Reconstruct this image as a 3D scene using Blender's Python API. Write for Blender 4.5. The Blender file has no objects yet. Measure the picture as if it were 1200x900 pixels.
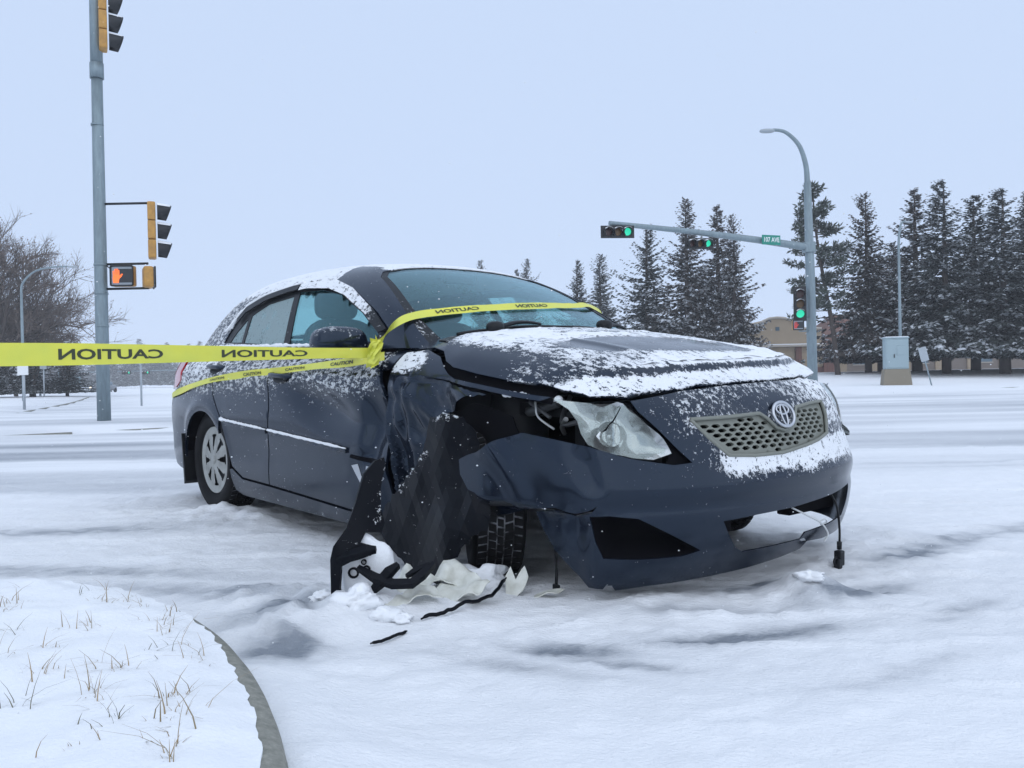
import bpy, bmesh, math, random
import numpy as np
from mathutils import Vector, Matrix
from mathutils.geometry import delaunay_2d_cdt

scene = bpy.context.scene
# ---------------------------------------------------------------- camera
CAM_H = 0.779
cam_data = bpy.data.cameras.new("camera")
cam = bpy.data.objects.new("camera", cam_data)
scene.collection.objects.link(cam)
cam_data.sensor_width = 36.0
cam_data.lens = 30.0
cam_data.clip_start = 0.05
cam_data.clip_end = 3000.0
def look(yaw, pitch, roll):
    f = Vector((math.cos(pitch) * math.cos(yaw), math.cos(pitch) * math.sin(yaw), math.sin(pitch)))
    r = f.cross(Vector((0, 0, 1))).normalized(); u = r.cross(f)
    c, s = math.cos(roll), math.sin(roll)
    r2 = r * c + u * s; u2 = u * c - r * s
    return Matrix((r2, u2, -f)).transposed()
cam.matrix_world = Matrix.Translation((0, 0, CAM_H)) @ look(math.pi / 2, math.radians(-0.4), math.radians(-1.2)).to_4x4()
scene.camera = cam
# ---------------------------------------------------------------- world: flat snow-cloud sky over a faint daylight sky
world = bpy.data.worlds.new("World"); scene.world = world; world.use_nodes = True
wn, wl = world.node_tree.nodes, world.node_tree.links
wn.clear()
SUN_EL, SUN_ROT = math.radians(38), math.radians(200)
sky = wn.new("ShaderNodeTexSky"); sky.sky_type = 'NISHITA'; sky.sun_disc = False
sky.sun_elevation = SUN_EL; sky.sun_rotation = SUN_ROT; sky.dust_density = 4.0
skym = wn.new("ShaderNodeMixRGB"); skym.blend_type = 'MULTIPLY'; skym.inputs[0].default_value = 1
skym.inputs[2].default_value = (.12, .12, .12, 1)
mixs = wn.new("ShaderNodeMixRGB"); mixs.inputs[0].default_value = 0.95
mixs.inputs[2].default_value = (.612, .745, .985, 1)
bg = wn.new("ShaderNodeBackground"); bg.inputs[1].default_value = 1.0
wo = wn.new("ShaderNodeOutputWorld")
wl.new(sky.outputs[0], skym.inputs[1]); wl.new(skym.outputs[0], mixs.inputs[1])
wl.new(mixs.outputs[0], bg.inputs[0]); wl.new(bg.outputs[0], wo.inputs[0])
# ---------------------------------------------------------------- sun behind the cloud
sun_d = bpy.data.lights.new("sun", 'SUN'); sun_d.energy = 1.30; sun_d.angle = math.radians(130)
sun_d.color = (1.0, .99, .97)
sun = bpy.data.objects.new("sun", sun_d); scene.collection.objects.link(sun)
sun.rotation_euler = (math.radians(52), 0, math.radians(20))
scene.view_settings.view_transform = 'Standard'; scene.view_settings.look = 'None'
scene.view_settings.exposure = 0.0; scene.view_settings.gamma = 1.0
scene.view_settings.use_curve_mapping = False
scene.cycles.use_denoising = True
scene.cycles.max_bounces = 7; scene.cycles.transparent_max_bounces = 14
scene.cycles.diffuse_bounces = 3; scene.cycles.glossy_bounces = 3; scene.cycles.transmission_bounces = 4
scene.cycles.volume_bounces = 2
scene.cycles.caustics_reflective = False; scene.cycles.caustics_refractive = False
rng = random.Random(7)
C = scene.collection
# ---------------------------------------------------------------- car body as a smooth implicit solid
# car frame: x forward from the rear axle, y to the car's left, z up (metres)
def spl(xs, ys):
    xs = np.array(xs, float); ys = np.array(ys, float)
    h = np.diff(xs); d = np.diff(ys) / h
    m = np.empty_like(xs); m[0] = d[0]; m[-1] = d[-1]
    m[1:-1] = np.where(d[:-1] * d[1:] > 0, 2 * d[:-1] * d[1:] / (d[:-1] + d[1:] + 1e-12), 0)
    m[1:-1] = 0.6 * m[1:-1] + 0.4 * np.where(d[:-1] * d[1:] > 0, m[1:-1], 0.25 * (d[:-1] + d[1:]))
    def f(x):
        x = np.asarray(x, float)
        i = np.clip(np.searchsorted(xs, x) - 1, 0, len(xs) - 2)
        t = (x - xs[i]) / h[i]
        tc = np.clip(t, 0, 1)
        v = (ys[i] * (1 + 2 * tc) * (1 - tc) ** 2 + m[i] * h[i] * tc * (1 - tc) ** 2
             + ys[i + 1] * tc ** 2 * (3 - 2 * tc) + m[i + 1] * h[i] * tc ** 2 * (tc - 1))
        return v + np.where(t < 0, m[0] * (x - xs[0]), 0) + np.where(t > 1, m[-1] * (x - xs[-1]), 0)
    return f

W_PLAN = spl([-1.1, -0.9, -0.6, -0.3, 0, .6, 1.3, 2.0, 2.6, 2.9, 3.1, 3.25, 3.4, 3.55],
             [.69, .755, .818, .852, .87, .878, .88, .878, .875, .868, .857, .838, .80, .74])
W_SEC = spl([.10, .18, .26, .36, .50, .60, .70, .80, .90, .97, 1.03, 1.1],
            [-.085, -.05, -.022, -.010, -.002, 0, -.010, -.030, -.058, -.09, -.13, -.18])
F_CEN = spl([.10, .17, .25, .33, .40, .48, .54, .60, .70, .80, .86, .95],
            [3.36, 3.41, 3.445, 3.462, 3.468, 3.462, 3.450, 3.435, 3.408, 3.345, 3.27, 3.12])
H_CEN = spl([-1.2, -.95, -.6, -.3, .5, 1.8, 2.1, 2.4, 2.7, 3.0, 3.2, 3.34, 3.46, 3.6],
            [1.075, 1.085, 1.085, 1.06, 1.04, 1.055, 1.062, 1.042, 1.0, .945, .895, .845, .79, .72])
R_CEN = spl([.15, .3, .45, .6, .75, .95, 1.08, 1.2],
            [-.93, -.99, -1.01, -1.0, -.965, -.955, -.97, -.97])
G_SEC = spl([.95, 1.03, 1.12, 1.22, 1.32, 1.40, 1.46, 1.5],
            [.795, .762, .726, .683, .632, .575, .51, .47])
G_PLAN = spl([-.9, -.5, 0, .6, 1.2, 1.7, 2.3], [-.19, -.10, -.035, 0, 0, -.012, -.05])
WS_CEN = spl([.95, 1.03, 1.15, 1.25, 1.35, 1.42, 1.47, 1.5],
             [2.345, 2.215, 2.015, 1.825, 1.61, 1.45, 1.31, 1.2])
ROOF_C = spl([-.9, -.5, -.2, 0, .3, .7, 1.0, 1.25, 1.5, 1.8, 2.3],
             [1.20, 1.31, 1.395, 1.428, 1.458, 1.471, 1.467, 1.450, 1.412, 1.345, 1.2])
BL_CEN = spl([1.0, 1.1, 1.25, 1.36, 1.42, 1.5], [-.74, -.60, -.35, -.14, .0, .2])

def smax(a, b, r):
    h = np.maximum(r - np.abs(a - b), 0) / r
    return np.maximum(a, b) + h * h * r * .25

def arch(x, z, cx, rad):
    d = np.sqrt((x - cx) ** 2 + (z - .315) ** 2)
    return np.exp(-((d - rad - .02) / .045) ** 2)

def f_low(P):
    x, y, z = P[..., 0], np.where(P[..., 1] > 0, P[..., 1] / 1.055, -P[..., 1]), P[..., 2] - .02 * np.clip(P[..., 1], 0, .6)
    ys = W_PLAN(x) + W_SEC(z) + .012 * (arch(x, z, 0, .33) + arch(x, z, 2.6, .33)) * (z < .75)
    # soft shoulder crease along the doors
    zc = .80 + .03 * (2.0 - x) / 2
    ys = ys + .010 * np.exp(-((z - zc) / .05) ** 2) * (x < 3) - .006 * np.exp(-((z - .44) / .09) ** 2)
    a = y - ys
    b = x - (F_CEN(z) - .19 * y ** 2 - .34 * y ** 4)
    c = z - (H_CEN(x) - .075 * (y / .7) ** 2.4 + .02 * np.exp(-((y - .60) / .10) ** 2) * np.clip((x - 2.1) / .4, 0, 1))
    d = (R_CEN(z) + .16 * y ** 2 + .10 * y ** 4) - x
    s = smax(a, c, .13)
    s = smax(s, b, .11)
    s = smax(s, d, .14)
    return smax(s, .12 - z, .02)

def f_green(P):
    x, y, z = P[..., 0], np.where(P[..., 1] > 0, P[..., 1] / 1.09, -P[..., 1]), P[..., 2] - .02 * np.clip(P[..., 1], 0, .6)
    a = y - (G_SEC(z) + G_PLAN(x))
    b = (x - (WS_CEN(z) - .36 * y ** 2)) * .6
    c = z - (ROOF_C(x) - .045 * (y / .5) ** 2.2)
    d = ((BL_CEN(z) + .30 * y ** 2) - x) * .6
    s = smax(a, c, .12)
    s = smax(s, b, .05)
    s = smax(s, d, .10)
    return smax(s, .88 - z, .02)

def f_body(P):
    return np.minimum(f_low(P), f_green(P))

def cast(f, O, D, t0=0., t1=3., n=240):
    """first crossing from outside along each ray; O, D (N,3). returns points, hit mask"""
    O = np.atleast_2d(np.asarray(O, float)); D = np.broadcast_to(np.asarray(D, float), O.shape)
    N = len(O); ts = np.linspace(t0, t1, n)
    lo = np.full(N, t0); hi = np.full(N, np.nan); prev = f(O + D * t0); done = prev <= 0
    hi[done] = t0
    for k in range(1, n):
        ix = np.nonzero(~done)[0]
        if not len(ix): break
        v = f(O[ix] + D[ix] * ts[k])
        new = ix[v <= 0]
        hi[new] = ts[k]; lo[new] = ts[k - 1]; done[new] = True
    hit = ~np.isnan(hi); hi = np.where(hit, hi, t1)
    for _ in range(18):
        m = .5 * (lo + hi); v = f(O + D * m[:, None])
        ins = v <= 0
        hi = np.where(ins, m, hi); lo = np.where(ins, lo, m)
    return O + D * hi[:, None], hit

def grad(f, P, e=2e-3):
    P = np.asarray(P, float); g = np.zeros_like(P)
    for i in range(3):
        d = np.zeros(3); d[i] = e
        g[..., i] = f(P + d) - f(P - d)
    return g / (np.linalg.norm(g, axis=-1, keepdims=True) + 1e-12)
# ---------------------------------------------------------------- object helpers
def tag(o, label=None, cat=None, group=None, kind=None):
    if label: o["label"] = label
    if cat: o["category"] = cat
    if group: o["group"] = group
    if kind: o["kind"] = kind
    return o

def link(name, me, mat=None, parent=None):
    o = bpy.data.objects.new(name, me); C.objects.link(o)
    if mat is not None and me is not None and not me.materials: me.materials.append(mat)
    if parent is not None: o.parent = parent
    return o

def empty(name, loc=(0, 0, 0), rz=0.):
    o = bpy.data.objects.new(name, None); C.objects.link(o)
    o.location = loc; o.rotation_euler = (0, 0, rz); o.empty_display_size = .2
    return o

def copy_tree(o, parent=None):
    c = o.copy(); C.objects.link(c); c.parent = parent
    for ch in list(o.children): copy_tree(ch, c)
    return c

def np_mesh(name, V, faces, smooth=False, normals=None):
    me = bpy.data.meshes.new(name)
    V = np.asarray(V, float)
    if isinstance(faces, np.ndarray):
        n, k = faces.shape
        me.vertices.add(len(V)); me.vertices.foreach_set("co", V.ravel())
        me.loops.add(n * k); me.loops.foreach_set("vertex_index", faces.ravel().astype(np.int32))
        me.polygons.add(n)
        me.polygons.foreach_set("loop_start", np.arange(0, n * k, k, dtype=np.int32))
        me.polygons.foreach_set("loop_total", np.full(n, k, dtype=np.int32))
        me.update(calc_edges=True); me.validate()
    else:
        me.from_pydata(V.tolist(), [], [list(map(int, f)) for f in faces]); me.validate(); me.update()
    if smooth: me.polygons.foreach_set("use_smooth", np.ones(len(me.polygons), bool))
    return me

def fattr(me, name, vals):
    a = me.attributes.new(name, 'FLOAT', 'POINT'); a.data.foreach_set("value", np.asarray(vals, np.float32))

class MB:
    """collects simple shapes into one mesh"""
    def __init__(s): s.v = []; s.f = []; s.sm = []
    def add(s, V, F, smooth=False):
        b = len(s.v); s.v += [tuple(map(float, p)) for p in V]
        for f in F: s.f.append([i + b for i in f]); s.sm.append(smooth)
        return s
    def box(s, c, d, M=None, bev=0.):
        x, y, z = [q / 2 for q in d]
        if bev <= 0:
            V = [Vector((sx * x, sy * y, sz * z)) for sx in (-1, 1) for sy in (-1, 1) for sz in (-1, 1)]
            F = [(0, 1, 3, 2), (4, 6, 7, 5), (0, 4, 5, 1), (2, 3, 7, 6), (0, 2, 6, 4), (1, 5, 7, 3)]
        else:
            b = min(bev, x * .9, y * .9, z * .9)
            bm = bmesh.new(); bmesh.ops.create_cube(bm, size=1)
            for v in bm.verts: v.co = Vector((v.co.x * 2 * x, v.co.y * 2 * y, v.co.z * 2 * z))
            bmesh.ops.bevel(bm, geom=list(bm.edges), offset=b, segments=2, affect='EDGES', profile=.6)
            bm.verts.index_update()
            V = [v.co.copy() for v in bm.verts]; F = [[v.index for v in f.verts] for f in bm.faces]; bm.free()
        c = Vector(c)
        V = [(M @ p if M is not None else p) + c for p in V]
        return s.add(V, F)
    def tube(s, pts, r, n=8, cap=True, smooth=True):
        pts = [Vector(p) for p in pts]; m = len(pts)
        rs = r if isinstance(r, (list, tuple)) else [r] * m
        V = []; F = []; ref = None
        for i, p in enumerate(pts):
            t = (pts[min(i + 1, m - 1)] - pts[max(i - 1, 0)]).normalized()
            if ref is None: ref = Vector((0, 0, 1)) if abs(t.z) < .9 else Vector((1, 0, 0))
            a = (ref - t * ref.dot(t)).normalized(); b = t.cross(a); ref = a
            for k in range(n):
                w = 2 * math.pi * k / n
                V.append(p + (a * math.cos(w) + b * math.sin(w)) * rs[i])
        for i in range(m - 1):
            for k in range(n):
                k2 = (k + 1) % n
                F.append((i * n + k, i * n + k2, (i + 1) * n + k2, (i + 1) * n + k))
        b0 = len(s.v); s.add(V, F, smooth)
        if cap: s.f += [[b0 + k for k in range(n)][::-1], [b0 + (m - 1) * n + k for k in range(n)]]; s.sm += [False, False]
        return s
    def lathe(s, prof, n=32, M=None, smooth=True, closed=False):
        """profile of (r, h) turned about local z"""
        V = []; F = []; m = len(prof)
        for (r, h) in prof:
            for k in range(n):
                w = 2 * math.pi * k / n; p = Vector((r * math.cos(w), r * math.sin(w), h))
                V.append(M @ p if M is not None else p)
        for i in range(m - 1 if not closed else m):
            j = (i + 1) % m
            for k in range(n):
                k2 = (k + 1) % n
                F.append((i * n + k, i * n + k2, j * n + k2, j * n + k))
        return s.add(V, F, smooth)
    def prism(s, poly, fn, d, back=True):
        """polygon (2D) mapped by fn(u, v, w); extruded in w from 0 to d"""
        n = len(poly)
        V = [fn(u, v, 0) for u, v in poly] + [fn(u, v, d) for u, v in poly]
        F = [list(range(n)), list(range(2 * n - 1, n - 1, -1))]
        for i in range(n):
            j = (i + 1) % n; F.append((i, n + i, n + j, j))
        return s.add(V, F)
    def build(s, name, mat=None, parent=None, smooth=None):
        me = bpy.data.meshes.new(name); me.from_pydata(s.v, [], s.f); me.update()
        sm = s.sm if smooth is None else [smooth] * len(s.f)
        me.polygons.foreach_set("use_smooth", np.array(sm, bool))
        bm = bmesh.new(); bm.from_mesh(me); bmesh.ops.recalc_face_normals(bm, faces=bm.faces); bm.to_mesh(me); bm.free()
        return link(name, me, mat, parent)

def chaikin(pts, n=2, closed=True):
    P = [np.array(p, float) for p in pts]
    for _ in range(n):
        Q = []; m = len(P)
        rngi = range(m) if closed else range(m - 1)
        if not closed: Q.append(P[0])
        for i in rngi:
            a, b = P[i], P[(i + 1) % m]
            Q += [a * .75 + b * .25, a * .25 + b * .75]
        if not closed: Q.append(P[-1])
        P = Q
    return [tuple(p) for p in P]

def crspline(pts, n=8, closed=False):
    P = [np.array(p, float) for p in pts]; m = len(P); out = []
    for i in range(m if closed else m - 1):
        if closed: a, b, c, d = P[i - 1], P[i], P[(i + 1) % m], P[(i + 2) % m]
        else: a, b, c, d = P[max(i - 1, 0)], P[i], P[i + 1], P[min(i + 2, m - 1)]
        for k in range(n):
            t = k / n
            out.append(.5 * ((2 * b) + (-a + c) * t + (2 * a - 5 * b + 4 * c - d) * t * t + (-a + 3 * b - 3 * c + d) * t ** 3))
    if not closed: out.append(P[-1])
    return [tuple(p) for p in out]

def jag(poly, amp, seed, h=.022):
    r = random.Random(seed); P = resample(poly, h)
    return [(x + r.gauss(0, amp * .5), y + r.gauss(0, amp * .5)) for x, y in P]

def inpoly(poly, X):
    poly = np.asarray(poly, float); X = np.asarray(X, float)
    r = np.zeros(len(X), bool); n = len(poly); j = n - 1
    for i in range(n):
        xi, yi = poly[i]; xj, yj = poly[j]
        c = ((yi > X[:, 1]) != (yj > X[:, 1]))
        with np.errstate(divide='ignore', invalid='ignore'):
            r ^= c & (X[:, 0] < (xj - xi) * (X[:, 1] - yi) / (yj - yi + 1e-15) + xi)
        j = i
    return r

def polydist(poly, X):
    poly = np.asarray(poly, float); best = np.full(len(X), 1e9)
    for i in range(len(poly)):
        a = poly[i - 1]; b = poly[i]; d = b - a
        t = np.clip(((X - a) @ d) / (d @ d + 1e-15), 0, 1)
        best = np.minimum(best, np.linalg.norm(X - (a + t[:, None] * d), axis=1))
    return best

def resample(poly, h):
    out = []; n = len(poly)
    for i in range(n):
        a = np.array(poly[i], float); b = np.array(poly[(i + 1) % n], float)
        k = max(1, int(round(np.linalg.norm(b - a) / h)))
        out += [tuple(a + (b - a) * t / k) for t in range(k)]
    return out

def cdt(outline, holes=(), h=.03):
    loops = [resample(outline, h)] + [resample(q, h) for q in holes]
    pts = []; edges = []
    for L in loops:
        b = len(pts); pts += L; edges += [(b + i, b + (i + 1) % len(L)) for i in range(len(L))]
    A = np.array(loops[0]); lo, hi = A.min(0), A.max(0)
    gx = np.arange(lo[0], hi[0] + h, h); gy = np.arange(lo[1], hi[1] + h, h * .87)
    G = np.array([(x + (.5 * h if j % 2 else 0), y) for j, y in enumerate(gy) for x in gx])
    keep = inpoly(A, G)
    for L in loops[1:]: keep &= ~inpoly(L, G)
    G = G[keep]
    for L in loops:
        if len(G): G = G[polydist(L, G) > .55 * h]
    allp = [Vector(p) for p in pts] + [Vector(p) for p in G.tolist()]
    r = delaunay_2d_cdt(allp, edges, [], 0, 1e-7)
    V = np.array([tuple(v) for v in r[0]]); T = np.array([f for f in r[2] if len(f) == 3])
    cen = V[T].mean(1); k = inpoly(A, cen)
    for L in loops[1:]: k &= ~inpoly(L, cen)
    T = T[k]
    a = V[T]; ar = np.cross(a[:, 1] - a[:, 0], a[:, 2] - a[:, 0])
    T = T[np.abs(ar) > 1e-9]; ar = ar[np.abs(ar) > 1e-9]
    T[ar < 0] = T[ar < 0][:, ::-1]
    used = np.unique(T); m = -np.ones(len(V), int); m[used] = np.arange(len(used))
    return V[used], m[T]

AX = np.array([2.3, 0.])
def proj_R(q): return np.c_[q[:, 0], np.full(len(q), -1.7), q[:, 1]], np.tile([0., 1, 0], (len(q), 1))
def proj_L(q): return np.c_[q[:, 0], np.full(len(q), 1.7), q[:, 1]], np.tile([0., -1, 0], (len(q), 1))
def proj_T(q): return np.c_[q[:, 0], q[:, 1], np.full(len(q), 2.)], np.tile([0., 0, -1], (len(q), 1))
def proj_F(q):
    th = q[:, 0] / 1.1; d = np.c_[np.cos(th), np.sin(th), 0 * th]
    return np.c_[AX[0] + 2. * d[:, 0], AX[1] + 2. * d[:, 1], q[:, 1]], -d
def proj_G(q):
    ph = q[:, 1] / .6; d = np.c_[0 * ph, -np.cos(ph), np.sin(ph)]
    return np.c_[q[:, 0], 1.6 * d[:, 1], .9 + 1.6 * d[:, 2]], -d
def proj_B(q):
    return np.c_[np.full(len(q), -2.5), q[:, 0], q[:, 1]], np.tile([1., 0, 0], (len(q), 1))
PROJ = dict(R=proj_R, L=proj_L, T=proj_T, F=proj_F, G=proj_G, B=proj_B)

def vert_normals(V, T):
    n = np.zeros_like(V); a = V[T]
    fn = np.cross(a[:, 1] - a[:, 0], a[:, 2] - a[:, 0])
    for k in range(3): np.add.at(n, T[:, k], fn)
    return n / (np.linalg.norm(n, axis=1, keepdims=True) + 1e-12)

def sheet(name, V, T, N, mat, parent, th=.004, snow=None, edge_round=True):
    """thin solid from a triangulated outer skin: skin, rim and back"""
    n = len(V)
    # boundary edges
    E = np.concatenate([T[:, [0, 1]], T[:, [1, 2]], T[:, [2, 0]]])
    key = {}
    for a, b in E: key[(a, b)] = key.get((a, b), 0) + 1
    bd = [(a, b) for (a, b) in key if (b, a) not in key]
    bi = sorted({i for e in bd for i in e}); mp = {v: k for k, v in enumerate(bi)}
    bi = np.array(bi, int)
    r1 = V[bi]; r2 = V[bi] - N[bi] * th
    back = V - N * th
    allv = np.concatenate([V, back, r1, r2]); nb = len(bi)
    F = [tuple(t) for t in T] + [tuple(t[::-1] + n) for t in T]
    F += [(2 * n + mp[b], 2 * n + mp[a], 2 * n + nb + mp[a], 2 * n + nb + mp[b]) for a, b in bd]
    me = bpy.data.meshes.new(name); me.from_pydata(allv.tolist(), [], [list(map(int, f)) for f in F]); me.update()
    me.polygons.foreach_set("use_smooth", np.ones(len(me.polygons), bool))
    if snow is not None:
        sv = np.zeros(len(allv)); sv[:n] = snow; sv[2 * n:2 * n + nb] = np.asarray(snow)[bi]
        fattr(me, "snow", sv)
    return link(name, me, mat, parent)

def panel(name, parent, mat, outline, holes=(), proj='R', f=None, h=.03, th=.016, lift=0., disp=None, snow=None, flip=None):
    q, T = cdt(outline, holes, h)
    f = f or f_low
    O, D = PROJ[proj](q)
    P, hit = cast(f, O, D, 0., 3.0, 180)
    ok = hit[T].all(1); T = T[ok]
    N = grad(f, P)
    # face the triangles outwards
    a = P[T]; fn = np.cross(a[:, 1] - a[:, 0], a[:, 2] - a[:, 0])
    if (fn * N[T].mean(1)).sum(1).mean() < 0: T = T[:, ::-1]
    P = P + N * lift
    sn = snow(P, N) if snow else None
    if disp is not None:
        P = disp(P, N); N = vert_normals(P, T)
    used = np.unique(T); m = -np.ones(len(P), int); m[used] = np.arange(len(used))
    return sheet(name, P[used], m[T], N[used], mat, parent, th, None if sn is None else np.asarray(sn)[used])

# ---------------------------------------------------------------- cheap vector noise for shaping
_tab = np.random.RandomState(3).rand(256, 256)
def vn(x, y, s=0):
    x = np.asarray(x, float) + 17.3 * s; y = np.asarray(y, float) - 9.7 * s
    xi = np.floor(x).astype(int); yi = np.floor(y).astype(int); fx = x - xi; fy = y - yi
    fx = fx * fx * fx * (fx * (fx * 6 - 15) + 10); fy = fy * fy * fy * (fy * (fy * 6 - 15) + 10)
    g = lambda a, b: _tab[a % 256, b % 256]
    return ((g(xi, yi) * (1 - fx) + g(xi + 1, yi) * fx) * (1 - fy)
            + (g(xi, yi + 1) * (1 - fx) + g(xi + 1, yi + 1) * fx) * fy)
def fbm(x, y, o=4, s=0):
    v = 0; a = .5
    for k in range(o): v = v + a * (vn(x * 2 ** k, y * 2 ** k, s + k) - .5); a *= .5
    return v
def sstep(a, b, x):
    t = np.clip((np.asarray(x, float) - a) / (b - a), 0, 1); return t * t * (3 - 2 * t)
def facet(x, y, seed, n=9, sc=1.):
    """crumpled-sheet relief: folded planes"""
    r = np.random.RandomState(seed); v = 0
    for k in range(n):
        a = r.rand() * 6.283; w = (1 + 1.6 * r.rand()) * sc; ph = r.rand() * 6
        t = (x * math.cos(a) + y * math.sin(a)) * w + ph
        v = v + np.abs((t % 2) - 1) / w
    return v / n * 3 - 1.0 / sc
def warp(x, y, s=5):
    return x + .22 * fbm(x * 2, y * 2, 2, s), y + .22 * fbm(x * 2 + 7, y * 2 - 4, 2, s + 1)
# ---------------------------------------------------------------- materials
def mat(name, base=(.5, .5, .5), rough=.6, metal=0., spec=.5, coat=0., emit=None, estr=0.):
    m = bpy.data.materials.new(name); m.use_nodes = True
    b = m.node_tree.nodes["Principled BSDF"]
    b.inputs["Base Color"].default_value = (*base, 1); b.inputs["Roughness"].default_value = rough
    b.inputs["Metallic"].default_value = metal; b.inputs["Specular IOR Level"].default_value = spec
    b.inputs["Coat Weight"].default_value = coat; b.inputs["Coat Roughness"].default_value = .06
    if emit: b.inputs["Emission Color"].default_value = (*emit, 1); b.inputs["Emission Strength"].default_value = estr
    return m
class NT:
    def __init__(s, m): s.m = m; s.t = m.node_tree; s.n = s.t.nodes; s.l = s.t.links; s.b = s.n.get("Principled BSDF")
    def new(s, t, **k):
        o = s.n.new(t)
        for a, v in k.items(): setattr(o, a, v)
        return o
    def link(s, a, b): s.l.new(a, b)
    def coord(s, kind="Object"): return s.new("ShaderNodeTexCoord").outputs[kind]
    def noise(s, vec, scale, detail=4., rough=.55, dist=0.):
        o = s.new("ShaderNodeTexNoise"); o.inputs["Scale"].default_value = scale
        o.inputs["Detail"].default_value = detail; o.inputs["Roughness"].default_value = rough
        o.inputs["Distortion"].default_value = dist
        if vec is not None: s.link(vec, o.inputs["Vector"])
        return o.outputs["Fac"]
    def math(s, op, a, b=None, c=None, clamp=False):
        o = s.new("ShaderNodeMath", operation=op); o.use_clamp = clamp
        for i, v in enumerate((a, b, c)):
            if v is None: continue
            if isinstance(v, (int, float)): o.inputs[i].default_value = v
            else: s.link(v, o.inputs[i])
        return o.outputs[0]
    def ramp(s, fac, stops):
        o = s.new("ShaderNodeValToRGB"); e = o.color_ramp.elements
        while len(e) < len(stops): e.new(.5)
        for q, (p, c) in zip(e, stops):
            q.position = p; q.color = (*c, 1) if not isinstance(c, (int, float)) else (c, c, c, 1)
        s.link(fac, o.inputs[0]); return o.outputs[0]
    def mix(s, fac, a, b):
        o = s.new("ShaderNodeMixRGB")
        for i, v in enumerate((fac, a, b)):
            if isinstance(v, (int, float)): o.inputs[i].default_value = v
            elif isinstance(v, tuple): o.inputs[i].default_value = (*v, 1)
            else: s.link(v, o.inputs[i])
        return o.outputs[0]
    def bump(s, height, strength=.3, dist=.01):
        o = s.new("ShaderNodeBump"); o.inputs["Strength"].default_value = strength
        o.inputs["Distance"].default_value = dist; s.link(height, o.inputs["Height"]); return o.outputs[0]
    def mapping(s, vec, scale=(1, 1, 1), rot=(0, 0, 0)):
        o = s.new("ShaderNodeMapping"); o.inputs["Scale"].default_value = scale; o.inputs["Rotation"].default_value = rot
        s.link(vec, o.inputs["Vector"]); return o.outputs[0]
    def attr(s, name): return s.new("ShaderNodeAttribute", attribute_name=name).outputs["Fac"]

def speckle(m, base, rough, noise_sc=26., snowcol=(.86, .88, .90), fine=150., grain=.5, wear=None, width=.20, roughvar=False):
    """lets the 'snow' attribute of a surface carry wind-blown snow that breaks up into flecks at its edge"""
    t = NT(m); c = t.coord()
    n1 = t.noise(c, noise_sc, 3, .6); n2 = t.noise(c, fine, 2, .7)
    n3 = t.noise(t.mapping(c, (.45, 1, 1)), 60, 2, .6)
    s = t.attr("snow")
    k = t.math('ADD', t.math('MULTIPLY', t.math('SUBTRACT', n1, .5), 1.1), t.math('MULTIPLY', t.math('SUBTRACT', n2, .5), grain * 3.2))
    k = t.math('ADD', k, t.math('MULTIPLY', t.math('SUBTRACT', n3, .5), 2.0))
    v = t.math('ADD', t.math('MULTIPLY_ADD', s, 1.35, -.28), k)
    fac = t.math('MULTIPLY_ADD', t.math('SUBTRACT', v, .5), 1. / width, .5, clamp=True)
    n4 = t.noise(c, 260, 3, .75)
    fac = t.math('MULTIPLY', fac, t.math('ADD', t.math('MULTIPLY_ADD', n4, 1.5, .12), t.math('MULTIPLY', t.math('MAXIMUM', t.math('SUBTRACT', s, .55), 0.), 1.6), clamp=True))
    have = t.math('GREATER_THAN', s, .02)
    fac = t.math('MULTIPLY', fac, have)
    basec = base if not isinstance(base, tuple) else base
    if wear: basec = t.mix(t.math('MULTIPLY', t.ramp(t.noise(c, 9, 5, .7), [(.5, 0.), (.75, 1.)]), wear[1]), base, wear[0])
    t.link(t.mix(fac, basec, snowcol), t.b.inputs["Base Color"])
    rg0 = t.math('MULTIPLY_ADD', t.ramp(t.noise(c, 5, 6, .7), [(.35, 0.), (.7, 1.)]), .16, rough) if roughvar else (rough,) * 3
    rg = t.mix(fac, rg0, (.9,) * 3)
    t.link(rg, t.b.inputs["Roughness"])
    co = t.b.inputs["Coat Weight"].default_value
    t.link(t.math('MULTIPLY', t.math('SUBTRACT', 1., fac), co), t.b.inputs["Coat Weight"])
    me = t.b.inputs["Metallic"].default_value
    t.link(t.math('MULTIPLY', t.math('SUBTRACT', 1., fac), me), t.b.inputs["Metallic"])
    hgt = t.math('MULTIPLY', fac, t.math('ADD', .6, n2))
    t.link(t.bump(hgt, .8, .006), t.b.inputs["Normal"])
    return m, t, fac

M = {}
M['paint'] = mat("slate_grey_car_paint", (.002, .008, .024), .10, 0., .55, 0.)
speckle(M['paint'], (.006, .009, .017), .09, wear=((.016, .021, .030), .3), roughvar=True)
M['paint'].node_tree.nodes['Principled BSDF'].inputs['Specular Tint'].default_value = (.62, .78, 1., 1)
M['trim'] = mat("black_plastic_trim", (.006, .007, .009), .45, spec=.3); speckle(M['trim'], (.006, .007, .009), .45)
M['liner'] = mat("torn_black_liner_plastic", (.002, .003, .006), .42, spec=.14); speckle(M['liner'], (.002, .003, .006), .42, wear=((.005, .007, .011), .4))
M['dark'] = mat("dark_underbody_and_gap_shade", (.003, .003, .005), .8, spec=.1)
M['dark2'] = mat("greasy_engine_metal", (.022, .024, .028), .5, .4)
M['rubber'] = mat("tyre_rubber", (.006, .006, .007), .7, spec=.2)
M['chrome'] = mat("dull_chrome", (.42, .43, .42), .28, .9)
M['emblem'] = mat("satin_emblem_metal", (.55, .57, .60), .30, .85)
M['grille'] = mat("grey_green_grille_plastic", (.19, .20, .172), .55)
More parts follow.
